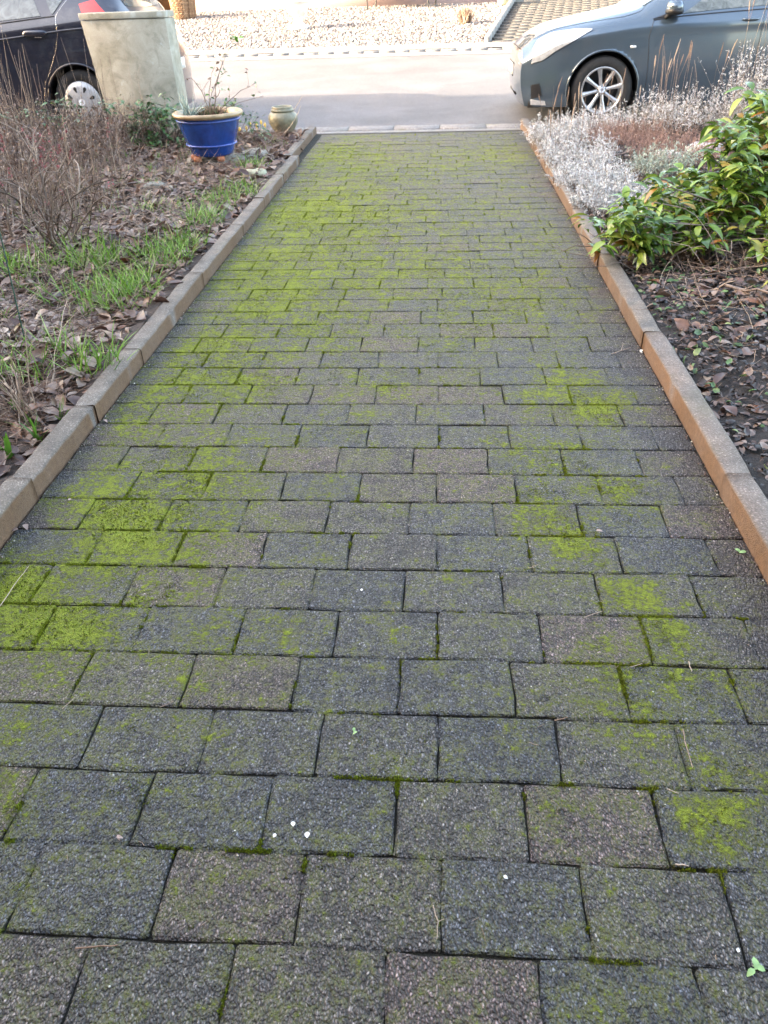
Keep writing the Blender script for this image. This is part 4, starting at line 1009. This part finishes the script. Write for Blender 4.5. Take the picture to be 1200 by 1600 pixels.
def patch(car, corners, name, mat, root, off=.006, n=14, both=False, label=None):
    """corners: list of (q,u) polygon as two rails: lower then upper, each a list"""
    lo, hi = [np.array(c, float) for c in corners]
    t = np.linspace(0, 1, n)
    def rail(r): s_ = np.linspace(0, 1, len(r)); return np.stack([np.interp(t, s_, r[:, 0]), np.interp(t, s_, r[:, 1])], 1)
    A, B = rail(lo), rail(hi); w = np.linspace(0, 1, 8)[:, None, None]; G = A[None]*(1-w)+B[None]*w
    P = car.P(G[..., 0], G[..., 1], off); f = quads(8, n)
    E = car.P(G[..., 0], G[..., 1], -.004)
    a = Acc(); a.add(P, f)
    idx = np.arange(8*n).reshape(8, n); rim = np.concatenate([idx[0], idx[1:, -1], idx[-1, -2::-1], idx[-2:0:-1, 0]]); L = len(rim)
    a.add(np.concatenate([P.reshape(-1, 3)[rim], E.reshape(-1, 3)[rim]]), [t_ for i in range(L) for t_ in ((i, (i+1) % L, L+(i+1) % L), (i, L+(i+1) % L, L+i))])
    o = a.build(name, mat, root, smooth=True)
    if both:
        b_ = Acc(); b_.add(mirror(P), f[:, ::-1]); b_.build(name, mat, root, smooth=True)
    if label: o['label'] = label
    return o
def gap(car, pts, root, name='panel_gap', mat=None, w=.005, off=.0025):
    pts = np.array(pts, float); t = np.linspace(0, 1, 40); s_ = np.concatenate([[0], np.cumsum(np.hypot(*np.diff(pts, axis=0).T))]); s_ /= s_[-1]
    q = np.interp(t, s_, pts[:, 0]); u = np.interp(t, s_, pts[:, 1]); P = car.P(q, u, off*.3)
    a = Acc(); tubes(a, P[None], np.full((1, 40), w*.5), 4); a.add(np.zeros((0, 3)), np.zeros((0, 3), int)); return a.build(name, mat or M['blackplastic'], root)
def wheel(root, x, y, z, R, rimr, style, sgn=-1):
    w = empty('wheel', (x, y, z)); w.parent = root
    def lat(prof, n=48):
        V = [(rr*math.cos(2*math.pi*j/n), sgn*yy, rr*math.sin(2*math.pi*j/n)) for (rr, yy) in prof for j in range(n)]; return V, quads(len(prof), n, True)
    a = Acc(); v, f = lat([(rimr-.005, -.02), (rimr, .004), (rimr+.012, .012), (R-.05, .016), (R-.018, .004), (R-.004, -.02), (R, -.05), (R, -.16), (R-.02, -.19), (rimr, -.19)]); a.add(v, f); a.build('tyre', M['tyre'], w, smooth=True)
    a = Acc(); v, f = lat([(rimr+.002, .003), (rimr-.004, .008), (rimr-.014, .006), (rimr-.022, -.02), (rimr-.03, -.12), (rimr*.3, -.13), (0, -.13)]); a.add(v, f)
    a.build('rim', M['alloy'] if style == 'alloy' else M['blackplastic'], w, smooth=True)
    a = Acc(); v, f = lat([(rimr-.03, -.115), (0, -.115)]); a.add(v, f); a.build('brake_disc', M['blackplastic'], w)
    if style == 'alloy':
        for k in range(8):
            t = 2*math.pi*k/8+.2; c_, s_ = math.cos(t), math.sin(t); V = []
            for (rr, hw, yy) in ((.03, .020, -.022), (.10, .017, -.012), (.16, .021, -.004), (rimr-.008, .030, .003)):
                for (k_, dy) in ((-1, -.028), (-.75, 0), (.75, 0), (1, -.028)):
                    V.append((rr*c_-k_*hw*s_, sgn*(yy+dy), rr*s_+k_*hw*c_))
            a = Acc(); a.add(V, quads(4, 4)); a.build('spoke', M['alloy'], w, smooth=False)
        a = Acc(); v, f = lat([(.048, -.03), (.046, -.014), (.034, -.006), (0, -.004)], 20); a.add(v, f); a.build('hub_cap', M['alloy'], w, smooth=True)
        for k in range(5):
            t = 2*math.pi*k/5+.4; a = Acc(); V = [(.038*math.cos(t)+.007*math.cos(q), sgn*(-.003 if i else -.012), .038*math.sin(t)+.007*math.sin(q)) for i in (0, 1) for q in np.linspace(0, 6.28, 7)[:-1]]
            a.add(V, list(map(tuple, quads(2, 6, True)))+[(6, 7, 8), (6, 8, 9), (6, 9, 10), (6, 10, 11)]); a.build('wheel_bolt', M['blackplastic'], w)
    else:
        a = Acc(); v, f = lat([(rimr-.001, .006), (rimr-.012, .020), (rimr-.05, .034), (.10, .044), (.04, .048), (0, .049)]); a.add(v, f); a.build('hubcap', M['cap'], w, smooth=True)
        for k in range(8):
            t = 2*math.pi*k/8+.35; rr = .132; c_, s_ = math.cos(t), math.sin(t); V = [(rr*c_, sgn*.0425, rr*s_)]
            for q in np.linspace(0, 2*math.pi, 15)[:-1]:
                d1, d2 = .030*math.cos(q), .015*math.sin(q)*(1.3 if math.cos(q) > 0 else .8); r2 = rr+d1
                V.append((r2*c_-d2*s_, sgn*(.0455-.012*max(0, (r2-.10)/.08)+.001), r2*s_+d2*c_))
            a = Acc(); a.add(V, [(0, i, i % 14+1) for i in range(1, 15)]); a.build('hubcap_opening', M['blackplastic'], w)
    return w

# --- grey-blue hatchback on the right, nose to the left
XC, YC, ZC = .80, 10.14, -.045
car = Car(4.2, .885, [(0, .60), (.12, .68), (.35, .78), (.7, .86), (1.1, .91), (1.6, .955), (2.6, 1.00), (3.5, 1.06), (3.95, 1.06), (4.2, .90)],
          [(0, .70), (.10, .80), (.3, .875), (.6, .935), (1.0, 1.005), (1.2, 1.04), (1.95, 1.45), (2.4, 1.52), (3.2, 1.49), (3.75, 1.36), (4.05, 1.10), (4.2, .95)],
          [(0, .52), (.3, .62), (.8, .66), (1.2, .68), (1.9, .60), (3.2, .58), (3.8, .56), (4.2, .60)], [(0, .70), (.15, .78), (.4, .845), (.8, .885), (3.6, .885), (3.95, .83), (4.2, .72)])
root = empty('parked_car', (XC, YC, ZC), label='blue grey hatchback parked at the right, nose pointing left', cat='car', group='cars parked along the kerb')
M['paintR'] = m_paint('blue_grey_metallic', (.085, .125, .165), .55, .25)
AR = [(.895, .325), (3.47, .325)]
car_body(car, AR, .362, M['paintR'], root)
for ax, az in AR:
    for sg in (-1, 1): arch_liner(car, ax, az, .362, root, M['paintR'], sg)
    wheel(root, ax, -.885+.035, az, .318, .218, 'alloy'); wheel(root, ax, .85, az, .318, .218, 'alloy', 1)
patch(car, ([(1.60, 4.12), (3.3, 4.12)], [(2.2, 4.92), (3.1, 4.92)]), 'side_window', M['glass'], root, both=True)
patch(car, ([(1.32, 4.10), (1.56, 4.10)], [(1.60, 4.35), (1.62, 4.36)]), 'quarter_window', M['blackplastic'], root, both=True)
patch(car, ([(1.25, 5.15), (1.93, 5.15)], [(1.20, 7.0), (1.90, 7.0)]), 'windscreen', M['glass'], root, both=True)
patch(car, ([(3.72, 5.2), (4.02, 5.2)], [(3.78, 7.0), (4.05, 7.0)]), 'rear_window', M['glass'], root, both=True)
patch(car, ([(.10, 3.15), (.22, 3.05), (.36, 3.3), (.55, 3.62), (.72, 3.98)], [(.10, 4.3), (.16, 4.75), (.33, 4.72), (.55, 4.45), (.735, 4.1)]), 'headlight', M['lamp'], root, .008, both=True)
gap(car, [(.095, 3.1), (.22, 3.0), (.36, 3.25), (.55, 3.57), (.75, 4.02)], root)
gap(car, [(.12, 5.0), (.4, 4.98), (.75, 4.75), (1.05, 4.6), (1.22, 4.75), (1.28, 5.1)], root, 'bonnet_gap')
gap(car, [(1.34, .4), (1.33, 2.), (1.30, 3.2), (1.33, 4.0)], root, 'door_gap'); gap(car, [(2.38, .4), (2.40, 4.05)], root, 'door_gap'); gap(car, [(1.33, 4.04), (2.4, 4.04), (3.3, 4.06)], root, 'window_seal', w=.012)
gap(car, [(1.34, .42), (3.1, .42)], root, 'sill_gap')
a = Acc(); rock(a, .032, .010, .017, 8, 14, 0, 0.); c = car.P(1.155, car.at_z(1.155, .715)); a.build('side_repeater', M['whitelamp'], root, smooth=True, loc=(c[0], c[1]-.002, c[2]))
for k in (2.27, 3.05):
    c = car.P(k, car.at_z(k, .925 if k < 3 else .95)); a = Acc(); rock(a, .085, .022, .020, 8, 14, 0, 0.); a.build('door_handle', M['paintR'], root, smooth=True, loc=(c[0], c[1]-.014, c[2]))
mr_ = empty('wing_mirror', (1.50, -.93, 1.045)); mr_.parent = root
a = Acc(); rock(a, .085, .105, .085, 12, 20, 0, .03); a.build('mirror_housing', M['paintR'], mr_, smooth=True)
a = Acc(); rock(a, .088, .108, .05, 10, 20, 0, .03); a.build('mirror_base', M['blackplastic'], mr_, smooth=True, loc=(-.0, 0, -.032))
a = Acc(); tubes(a, np.array([[(-.02, .05, -.05), (-.05, .10, -.09), (-.06, .14, -.11)]]), np.array([[.028, .022, .02]]), 8); a.build('mirror_arm', M['blackplastic'], mr_, smooth=True)
# nose: grille, plate with holder, fog lamps
a = Acc()
for k in range(4): box(a, .045, .075, -.42, .42, .60+.03*k, .613+.03*k)
a.build('upper_grille', M['blackplastic'], root)
a = Acc(); box(a, .035, .09, -.34, .34, .25, .36); a.build('lower_grille', M['blackplastic'], root)
a = Acc(); box(a, .002, .05, -.275, .275, .425, .555); a.build('plate_holder', M['blackplastic'], root)
a = Acc(); box(a, -.0015, .0015, -.26, .26, .437, .543); a.build('number_plate', M['plate'], root)
patch(car, ([(.11, .9), (.24, 1.2)], [(.11, 1.9), (.20, 1.9)]), 'fog_lamp_recess', M['blackplastic'], root, .005, both=True)
patch(car, ([(.10, .35), (.30, .35)], [(.10, .85), (.28, .75)]), 'fog_lamp', M['lamp'], root, .009, both=True)

# --- dark blue estate on the left, seen from its rear quarter, also nose to the left
XC, YC, ZC = -7.47, 10.17, -.045
carL = Car(4.42, .885, [(0, .60), (.12, .68), (.35, .78), (.7, .86), (1.1, .91), (1.6, .97), (2.4, 1.02), (3.3, 1.10), (3.9, 1.15), (4.2, 1.15), (4.42, .95)],
           [(0, .70), (.10, .80), (.3, .875), (.6, .935), (1.0, 1.005), (1.2, 1.04), (1.95, 1.45), (2.4, 1.52), (3.4, 1.50), (3.9, 1.42), (4.25, 1.18), (4.42, 1.0)],
           [(0, .52), (.3, .62), (.8, .66), (1.2, .68), (1.9, .62), (3.4, .60), (4.0, .60), (4.42, .62)], [(0, .70), (.15, .78), (.4, .845), (.8, .885), (3.8, .885), (4.15, .85), (4.42, .76)])
root = empty('parked_car', (XC, YC, ZC), label='dark navy hatchback parked at the left behind the concrete cabinet', cat='car', group='cars parked along the kerb')
M['paintL'] = m_paint('navy_paint', (.012, .016, .032), .2, .3)
AL = [(.93, .325), (3.545, .325)]
car_body(carL, AL, .365, M['paintL'], root)
for ax, az in AL:
    for sg in (-1, 1): arch_liner(carL, ax, az, .365, root, M['paintL'], sg)
    wheel(root, ax, -.885+.035, az, .315, .205, 'cap'); wheel(root, ax, .85, az, .315, .205, 'cap', 1)
patch(carL, ([(2.50, 4.12), (3.28, 4.10)], [(2.50, 4.92), (3.12, 4.92)]), 'side_window', M['glass'], root, both=True)
patch(carL, ([(1.60, 4.12), (2.38, 4.12)], [(2.2, 4.92), (2.40, 4.92)]), 'side_window', M['glass'], root, both=True)
patch(carL, ([(3.40, 4.12), (3.42, 4.12)], [(3.30, 4.7), (3.60, 4.7)]), 'quarter_window', M['glass'], root, both=True)
patch(carL, ([(1.25, 5.15), (1.93, 5.15)], [(1.20, 7.0), (1.90, 7.0)]), 'windscreen', M['glass'], root, both=True)
patch(carL, ([(3.95, 5.2), (4.22, 5.2)], [(4.0, 7.0), (4.26, 7.0)]), 'rear_window', M['glass'], root, both=True)
patch(carL, ([(.10, 3.15), (.36, 3.3), (.72, 3.98)], [(.10, 4.3), (.33, 4.72), (.735, 4.1)]), 'headlight', M['lamp'], root, .008, both=True)
patch(carL, ([(3.735, 4.02), (4.05, 3.75)], [(3.70, 4.3), (3.86, 4.4)]), 'tail_light', M['redlamp'], root, .010, both=True)
gap(carL, [(3.62, 4.6), (3.50, 4.25), (3.44, 4.04), (3.44, 3.3), (3.38, 2.7), (3.28, 2.2), (3.17, 1.75), (3.10, 1.2), (3.06, .5)], root, 'door_gap', M['chrome'], w=.004)
gap(carL, [(2.44, .4), (2.44, 4.05)], root, 'door_gap'); gap(carL, [(1.34, .4), (1.33, 4.0)], root, 'door_gap')
gap(carL, [(1.4, 4.05), (2.4, 4.05), (3.43, 4.05)], root, 'window_seal', w=.014)
gap(carL, [(1.4, 3.30), (2.6, 3.35), (3.5, 3.42), (4.0, 3.35)], root, 'shoulder_crease', M['paintL'], w=.02)
for k in (2.28, 3.20):
    c = carL.P(k, carL.at_z(k, .98)); a = Acc(); rock(a, .135, .030, .045, 10, 18, 0, 0.); a.build('door_handle', M['paintL'], root, smooth=True, loc=(c[0], c[1]-.018, c[2]))
    a = Acc(); rock(a, .045, .010, .010, 8, 12, 0, 0.); a.build('key_plate', M['chrome'], root, smooth=True, loc=(c[0]+.02, c[1]-.012, c[2]-.035))
a = Acc(); rock(a, .085, .105, .085, 12, 20, 0, .03); a.build('wing_mirror', M['paintL'], root, smooth=True, loc=(1.50, -.93, 1.045))
a = Acc(); box(a, 4.40, 4.425, -.26, .26, .55, .66); a.build('number_plate', M['plate'], root)

# ------------------------------------------------------------------ across the street: planters, urn, dried clump, bench, house
def zg(x, y): return zt(y)
def place(px, py): return march(zg, px, py)
M['wicker'] = m_attr('wicker', [(0, (.10, .055, .03)), (.5, (.24, .14, .08)), (1, (.40, .27, .17))], .8, .2)
c = place(289, 30); root = empty('wicker_planter', tuple(c), label='round brown wicker planter on the gravel opposite, behind the cabinet', cat='planter')
a = Acc(); n = 60; t = np.arange(n)*2*math.pi/n; sc = .29
p = np.stack([np.stack([np.cos(t)*r_*sc*(1+.02*np.sin(t*30)), np.sin(t)*r_*sc, t*0+z], 1) for r_, z in ((.86, 0), (.93, .15), (.98, .3), (1.02, .52))], 1)
tubes(a, p, np.full((n, 4), .014), 5); a.build('wicker_stake', M['wicker'], root, kind='stuff')
a = Acc()
for k in range(12):
    an = np.linspace(0, 2*math.pi, 41); r_ = sc*(.87+.013*k)+.012*np.sin(an*15+math.pi*k); tubes(a, np.stack([np.cos(an)*r_, np.sin(an)*r_, an*0+.03+k*.042], 1)[None], np.full((1, 41), .017), 5)
a.build('wicker_weave', M['wicker'], root, kind='stuff')
a = Acc(); lathe(a, [(.28, .47), (0, .49)], 20); a.build('potting_soil', M['potsoil'], root)
M['plaster'] = m_simple('white_stone_urn', (.72, .70, .66), .7, .08, 10, .1)
c = place(467, 46); root = empty('white_urn', tuple(c), label='white pedestal urn standing on the sunny gravel opposite', cat='urn')
a = Acc(); lathe(a, [(0, 0), (.21, 0), (.21, .05), (.17, .07), (.10, .12), (.085, .17), (.10, .21), (.07, .23)], 36); a.build('pedestal', M['plaster'], root, smooth=True)
a = Acc(); lathe(a, [(.06, .225), (.13, .25), (.20, .31), (.225, .40), (.23, .46), (.27, .485), (.285, .51), (.26, .525), (.22, .515), (.21, .47), (0, .47)], 36); a.build('bowl', M['plaster'], root, smooth=True)
root2 = empty('urn_plant', (c[0], c[1], c[2]+.47), label='low yellow green plant filling the white urn', cat='plant'); a = Acc(); blades(a, (0, 0, 0), 160, .14, .18, .02, .9, .1); a.build('leaf', M['grass'], root2, kind='stuff')
c = place(727, 38); root = empty('ornamental_grass', tuple(c), label='dried golden grass clump on the gravel beside the opposite drive', cat='grass clump')
a = Acc(); blades(a, (0, 0, 0), 260, .34, .10, .02, .4, .05); a.build('blade', M['straw'], root, kind='stuff')
a = Acc(); c = place(787, 9); lathe(a, [(0, 0), (.13, 0), (.15, .04), (.17, .3), (.18, .33), (.16, .33), (.15, .28), (0, .28)], 24); a.build('plant_pot', M['stone_moss'], loc=tuple(c), label='small grey pot at the corner of the opposite drive', cat='plant pot', smooth=True)

# bench in front of the opposite wall
M['wood'] = m_simple('weathered_bench_wood', (.20, .13, .08), .6, .3, 30)
M['iron'] = m_simple('dark_iron', (.03, .03, .03), .5)
ya = 21.3; A = place(577, 17); Bq = place(672, 15); A = A*1.; ya = 21.75; A = at_y(577, 12, ya); Bq = at_y(672, 10, ya); x0, x1 = A[0], Bq[0]; zb = float(zt(ya))
root = empty('garden_bench', ((x0+x1)/2, ya, zb), label='slatted garden bench with dark thin legs against the opposite house', cat='bench')
hw = (x1-x0)/2
for s_ in (-1, 1):
    for dx, dy, lean in ((-.04, -.03, -.04), (.12, .38, .05)):
        a = Acc(); p0 = np.array([s_*hw+dx, dy, 0]); tubes(a, np.stack([p0, p0+np.array([lean*.3, 0, .22]), p0+np.array([lean, 0, .44])])[None], np.full((1, 3), .02), 6); a.build('leg', M['iron'], root)
for k in range(5):
    a = Acc(); box(a, -hw-.15, hw+.15, -.06+k*.095, .025+k*.095, .44, .465); a.build('seat_slat', M['wood'], root)
for k in range(4):
    a = Acc(); box(a, -hw-.15, hw+.15, .43+k*.03, .45+k*.03, .56+k*.1, .64+k*.1); a.build('back_slat', M['wood'], root)

def wall_house(name, label, x0, x1, y0, y1, zb, eave, ridge, wallm, plinthm, roofm, wins, doors, front, plinth=.45):
    """gabled row house; front is the y of the street-side face, windows are built into reveals"""
    root = empty(name, ((x0+x1)/2, front, zb), label=label, cat='house'); ox, oy = (x0+x1)/2, front; sg = 1 if front == y1 else -1
    a = Acc(); th = .30; fy = front
    ops = sorted([(w[0], w[1], w[2], w[3]) for w in wins+doors]); xs = sorted({x0, x1, *[o[0] for o in ops], *[o[1] for o in ops]}); zs = sorted({0., eave, *[o[2] for o in ops], *[o[3] for o in ops]})
    ya_, yb_ = (fy-th, fy) if sg > 0 else (fy, fy+th)
    for i in range(len(xs)-1):
        for j in range(len(zs)-1):
            cx, cz = (xs[i]+xs[i+1])/2, (zs[j]+zs[j+1])/2
            if any(o[0] < cx < o[1] and o[2] < cz < o[3] for o in ops): continue
            box(a, xs[i]-ox, xs[i+1]-ox, ya_-oy, yb_-oy, zs[j], zs[j+1])
    ob = (y0 if sg > 0 else y0+th); ot = (y1-th if sg > 0 else y1)
    box(a, x0-ox, x0+.3-ox, ob-oy, ot-oy, 0, eave); box(a, x1-.3-ox, x1-ox, ob-oy, ot-oy, 0, eave); by = y0 if sg > 0 else y1-.3
    box(a, x0+.3-ox, x1-.3-ox, by-oy, by+.3-oy, 0, eave)
    a.build('wall', wallm, root)
    a = Acc(); pz = fy+(.0 if sg > 0 else -.03)
    segs = [x0]+[v for d in doors for v in (d[0], d[1])]+[x1]
    for i in range(0, len(segs), 2): box(a, segs[i]-ox, segs[i+1]-ox, pz-oy, pz+.03-oy, -.3, plinth)
    a.build('plinth', plinthm, root)
    ym = (y0+y1)/2; a = Acc(); o_ = .5
    V = []
    for x in (x0-.3, x1+.3):
        V += [(x-ox, y0-o_-oy, eave-.15), (x-ox, ym-oy, ridge), (x-ox, y1+o_-oy, eave-.15), (x-ox, y0-o_-oy, eave), (x-ox, ym-oy, ridge+.2), (x-ox, y1+o_-oy, eave)]
    F = [(0, 6, 7), (0, 7, 1), (1, 7, 8), (1, 8, 2), (3, 4, 10), (3, 10, 9), (4, 5, 11), (4, 11, 10), (0, 3, 9), (0, 9, 6), (2, 8, 11), (2, 11, 5), (0, 1, 4), (0, 4, 3), (1, 2, 5), (1, 5, 4), (6, 10, 7), (6, 9, 10), (7, 11, 8), (7, 10, 11)]
    a.add(V, F); a.build('roof', roofm, root)
    for w in wins:
        d = fy-.14*sg; f_ = Acc(); q = .06
        for (a0, a1, b0, b1) in ((w[0], w[1], w[2], w[2]+q), (w[0], w[1], w[3]-q, w[3]), (w[0], w[0]+q, w[2]+q, w[3]-q), (w[1]-q, w[1], w[2]+q, w[3]-q), ((w[0]+w[1])/2-.03, (w[0]+w[1])/2+.03, w[2]+q, w[3]-q)):
            box(f_, a0-ox, a1-ox, d-.03-oy, d+.03-oy, b0, b1)
        fo = f_.build('window', M['frame'], root)
        g = Acc(); box(g, w[0]+q-ox, w[1]-q-ox, d-.012-oy, d+.012-oy, w[2]+q, w[3]-q); g.build('pane', M['winglass'], fo)
        s__ = Acc(); box(s__, w[0]-.06-ox, w[1]+.06-ox, min(fy-.02*sg, fy+.1*sg)-oy, max(fy-.02*sg, fy+.1*sg)-oy, w[2]-.05, w[2]-.003); s__.build('sill', M['frame'], fo)
    for w in doors:
        d = fy-.14*sg; g = Acc(); box(g, w[0]-ox, w[1]-ox, d-.03-oy, d+.03-oy, w[2], w[3]); do = g.build('door', M['door'], root)
        h = Acc(); hy = d+.06*sg; tubes(h, np.array([[(w[0]+.12-ox, hy-oy, 1.0), (w[0]+.16-ox, hy-oy, 1.0), (w[0]+.24-ox, hy-oy, 1.0)]]), np.full((1, 3), .012), 6); h.build('handle', M['chrome'], do)
    return root
M['brickred'] = m_simple('dark_brown_render', (.13, .085, .065), .85, .2, 6, .3, 40)
M['frame'] = m_simple('white_window_frame', (.75, .75, .73), .5, .05)
M['winglass'] = m_simple('house_window_glass', (.03, .035, .04), .06, .3, 3)
M['door'] = m_simple('brown_door', (.12, .06, .03), .5, .2)
M['render_white'] = m_simple('cream_render', (.55, .50, .47), .85, .05, 4, .2, 40)
M['render_pink'] = m_simple('pinkish_plinth', (.38, .27, .245), .85, .06, 4, .2, 40)
M['roof'] = m_simple('grey_roof_tiles', (.10, .07, .06), .7, .3, 8, .4, 20)
HB = float(zt(22.5))
wall_house('house', 'cream house with pinkish base across the street, behind the gravel garden', -9.5, 1.75, 22.5, 31, HB, 5.4, 8.6, M['render_white'], M['render_pink'], M['roof'],
           [(-9, -7.9, 1.2, 2.5), (-4.4, -2.6, 1.2, 2.5), (-.4, 1.0, 1.2, 2.5), (-8, -6.6, 3.7, 4.8), (-4.4, -2.6, 3.7, 4.8), (-.4, 1.0, 3.7, 4.8)], [(-7.2, -6.2, 0., 2.1)], 22.5, .6)
wall_house('house', 'brown house behind the camera that the mossy drive leads up to', -13.5, 6, -10, -.95, 0, 5.6, 9, M['brickred'], M['stone'], M['roof'],  # unseen house, lengthened leftwards and kept dark to darken the left car's reflections
           [(-12.3+i*3.2, -10.9+i*3.2, z, z+1.4) for i in range(6) for z in (1.1, 3.7) if not (z < 2 and i in (3, 4))], [(-.6, .5, .1, 2.2)], -.95, .4)
wall_house('house', 'unseen neighbouring house left of the camera, placed to shade the drive', -25, -14, -8, 6.5, 0, 7.6, 9.5, M['brickred'], M['stone'], M['roof'],  # out of view, sized and placed so its shade covers the drive
           [(-23.5+i*3.2, -22.1+i*3.2, z, z+1.4) for i in range(3) for z in (1.1, 4.2)], [], 6.5, .4)

# ------------------------------------------------------------------ debris on the paving
def twig_thing(pts, rad, lab, mat='straw', rv=.8, name='twig', cat='twig', fork=None):
    P_ = np.array([ground(px, py, .006) for px, py in pts]); c = P_[0].copy(); q = P_-c
    t = np.linspace(0, 1, 7); s_ = np.linspace(0, 1, len(q)); q7 = np.stack([np.interp(t, s_, q[:, k]) for k in range(3)], 1)+rng.normal(0, .0006, (7, 3)); q7[:, 2] = np.abs(q7[:, 2])
    a = Acc(); tubes(a, q7[None], np.linspace(1, .6, 7)[None]*rad, 5, r=np.array([rv]))
    if fork:
        e = ground(*fork, .006)-c; k = q7[3]; tubes(a, np.stack([k+(e-k)*u for u in np.linspace(0, 1, 4)])[None], np.linspace(.8, .5, 4)[None]*rad, 4, r=np.array([rv]))
    a.build(name, M[mat], loc=tuple(c), label=lab, cat=cat, group='twigs and straws on the paving')
twig_thing([(118, 1482), (145, 1480), (185, 1477)], .0016, 'reddish brown twig in the joint near the bottom left', 'needle', .7)
twig_thing([(676, 1415), (685, 1440), (683, 1466)], .0011, 'forked pale twig low in the centre of the paving', fork=(694, 1436))
twig_thing([(0, 948), (22, 915), (45, 885)], .0012, 'long pale straw at the left picture edge on moss', rv=1.)
twig_thing([(97, 1108), (118, 1089)], .0010, 'short straw on the paver left of centre, upper one')
twig_thing([(250, 1105), (272, 1096)], .0010, 'short greyish straw right of the upper left one', rv=.6)
twig_thing([(1056, 1351), (1076, 1353)], .0018, 'short white stick in the joint at lower right', rv=1.)
twig_thing([(1076, 1034), (1081, 1050)], .0014, 'stubby pale twig near the bright moss patch at right', rv=.9)
twig_thing([(913, 965), (942, 955)], .0012, 'thin straw just above the bright moss patch at right', rv=.8)
twig_thing([(825, 888), (842, 882)], .0012, 'tiny straw at the joint above the mossy right pavers')
twig_thing([(1068, 1140), (1070, 1157), (1083, 1200)], .0013, 'bent twig standing in a right hand joint', rv=.6)
twig_thing([(866, 1126), (886, 1122)], .0014, 'orange brown needle at the joint right of centre', 'needle', .9)
twig_thing([(956, 553), (985, 543)], .0016, 'pale forked straw high up near the right kerb', rv=1., fork=(974, 536))
twig_thing([(1042, 1233), (1060, 1240)], .0014, 'pale needle at the joint below the bright right moss', rv=.9)
twig_thing([(985, 1043), (1003, 1037)], .0011, 'yellowish straw beside the moss on the right', rv=.9)
M['petal'] = m_simple('white_petal', (.78, .77, .70), .5, .05)
M['greenbit'] = m_simple('green_leaflet', (.25, .42, .16), .5, .1)
M['pinkleaf'] = m_simple('dry_pinkish_leaf', (.36, .25, .21), .6, .2)
def bit(px, py, size, lab, mat, name, cat, lv=1):
    c = ground(px, py, .005); a = Acc(); v, f = leaf(1, .75 if name == 'petal' else .55, .15, .1 if name == 'petal' else .6, 5)
    a.inst(v-np.array([.5, 0, 0]), f, rotmats(lv, .1)*size, np.array([[0, 0, .0015]]*lv)+(rng.normal(0, size*.4, (lv, 3))*np.array([1, 1, 0]) if lv > 1 else 0), np.full(lv, .8)); a.build(name, M[mat], loc=tuple(c), label=lab, cat=cat, smooth=True)
bit(458, 1288, .0115, 'left one of two white petals on a central paver', 'petal', 'petal', 'petal'); bit(480, 1305, .0135, 'right, larger white petal on a central paver', 'petal', 'petal', 'petal')
bit(429, 1306, .009, 'small cream petal left of the white pair', 'petal', 'petal', 'petal'); bit(790, 1371, .009, 'cream petal on the paver low right of centre', 'petal', 'petal', 'petal')
bit(1153, 1485, .008, 'tiny white petal near the bottom right corner', 'petal', 'petal', 'petal'); bit(565, 922, .009, 'white petal in the middle of the paving', 'petal', 'petal', 'petal')
bit(192, 1312, .012, 'pinkish dry leaf scrap in a joint at lower left', 'pinkleaf', 'leaf_scrap', 'leaf', 2); bit(937, 829, .020, 'pale dry leaf on the joint near mossy right pavers', 'pinkleaf', 'leaf_scrap', 'leaf')
bit(1166, 862, .020, 'pair of small green leaflets against the right kerb', 'greenbit', 'leaflet', 'leaf', 2); bit(1185, 1510, .018, 'small green seedling in the joint at bottom right', 'greenbit', 'seedling', 'seedling', 4)
bit(555, 1140, .012, 'small green leaflet right of centre beneath a twig', 'greenbit', 'leaflet', 'leaf', 2); bit(283, 497, .03, 'brown leaf curled against the left kerb on the paving', 'pinkleaf', 'leaf_scrap', 'leaf')
bit(30, 828, .028, 'crumpled dry leaf in the corner by the left kerb', 'pinkleaf', 'leaf_scrap', 'leaf', 2); bit(165, 657, .022, 'flattened brown leaf by the left kerb', 'pinkleaf', 'leaf_scrap', 'leaf')
bit(1002, 548, .022, 'white leaf scrap by the right kerb far up', 'petal', 'leaf_scrap', 'leaf'); bit(110, 350+430, .018, 'tiny dry leaf at the foot of the near left kerb', 'pinkleaf', 'leaf_scrap', 'leaf')
# crumbs: grit along the kerbs and loose specks
a = Acc(); K = 800
y = .5+7*rng.random(K)**1.5; x = np.where(rng.random(K) < .5, XR-np.abs(rng.normal(0, .012, K)), XL+np.abs(rng.normal(0, .014, K)))
a.inst(ico, icf, rotmats(K, .8)*rng.uniform(.0012, .0042, K)[:, None, None], np.stack([x, y, np.full(K, .001)], 1), rng.random(K))
K = 420; y = .5+6*rng.random(K)**1.4; x = rng.uniform(XL, XR, K)
a.inst(ico, icf, rotmats(K, .8)*rng.uniform(.0010, .0024, K)[:, None, None], np.stack([x, y, np.full(K, .001)], 1), rng.uniform(.5, 1, K))
M['crumb'] = m_attr('grit_and_crumbs', [(0, (.08, .045, .035)), (.5, (.25, .17, .14)), (.8, (.6, .57, .5)), (1, (.8, .78, .7))], .7, .1)
a.build('grit', M['crumb'], drive, kind='stuff')
a = Acc(); K = 220; y = .6+5*rng.random(K)**1.3; x = rng.uniform(XL, XR, K); an = rng.random(K)*6.28; L = rng.uniform(.006, .022, K)
d = np.stack([np.cos(an), np.sin(an), an*0], 1)*L[:, None]; b = np.stack([x, y, np.full(K, .003)], 1)
tubes(a, np.stack([b, b+d*.5+rng.normal(0, .0008, (K, 3)), b+d], 1), np.full((K, 3), .0006), 3); a.build('loose_needles', M['straw'], drive, kind='stuff')
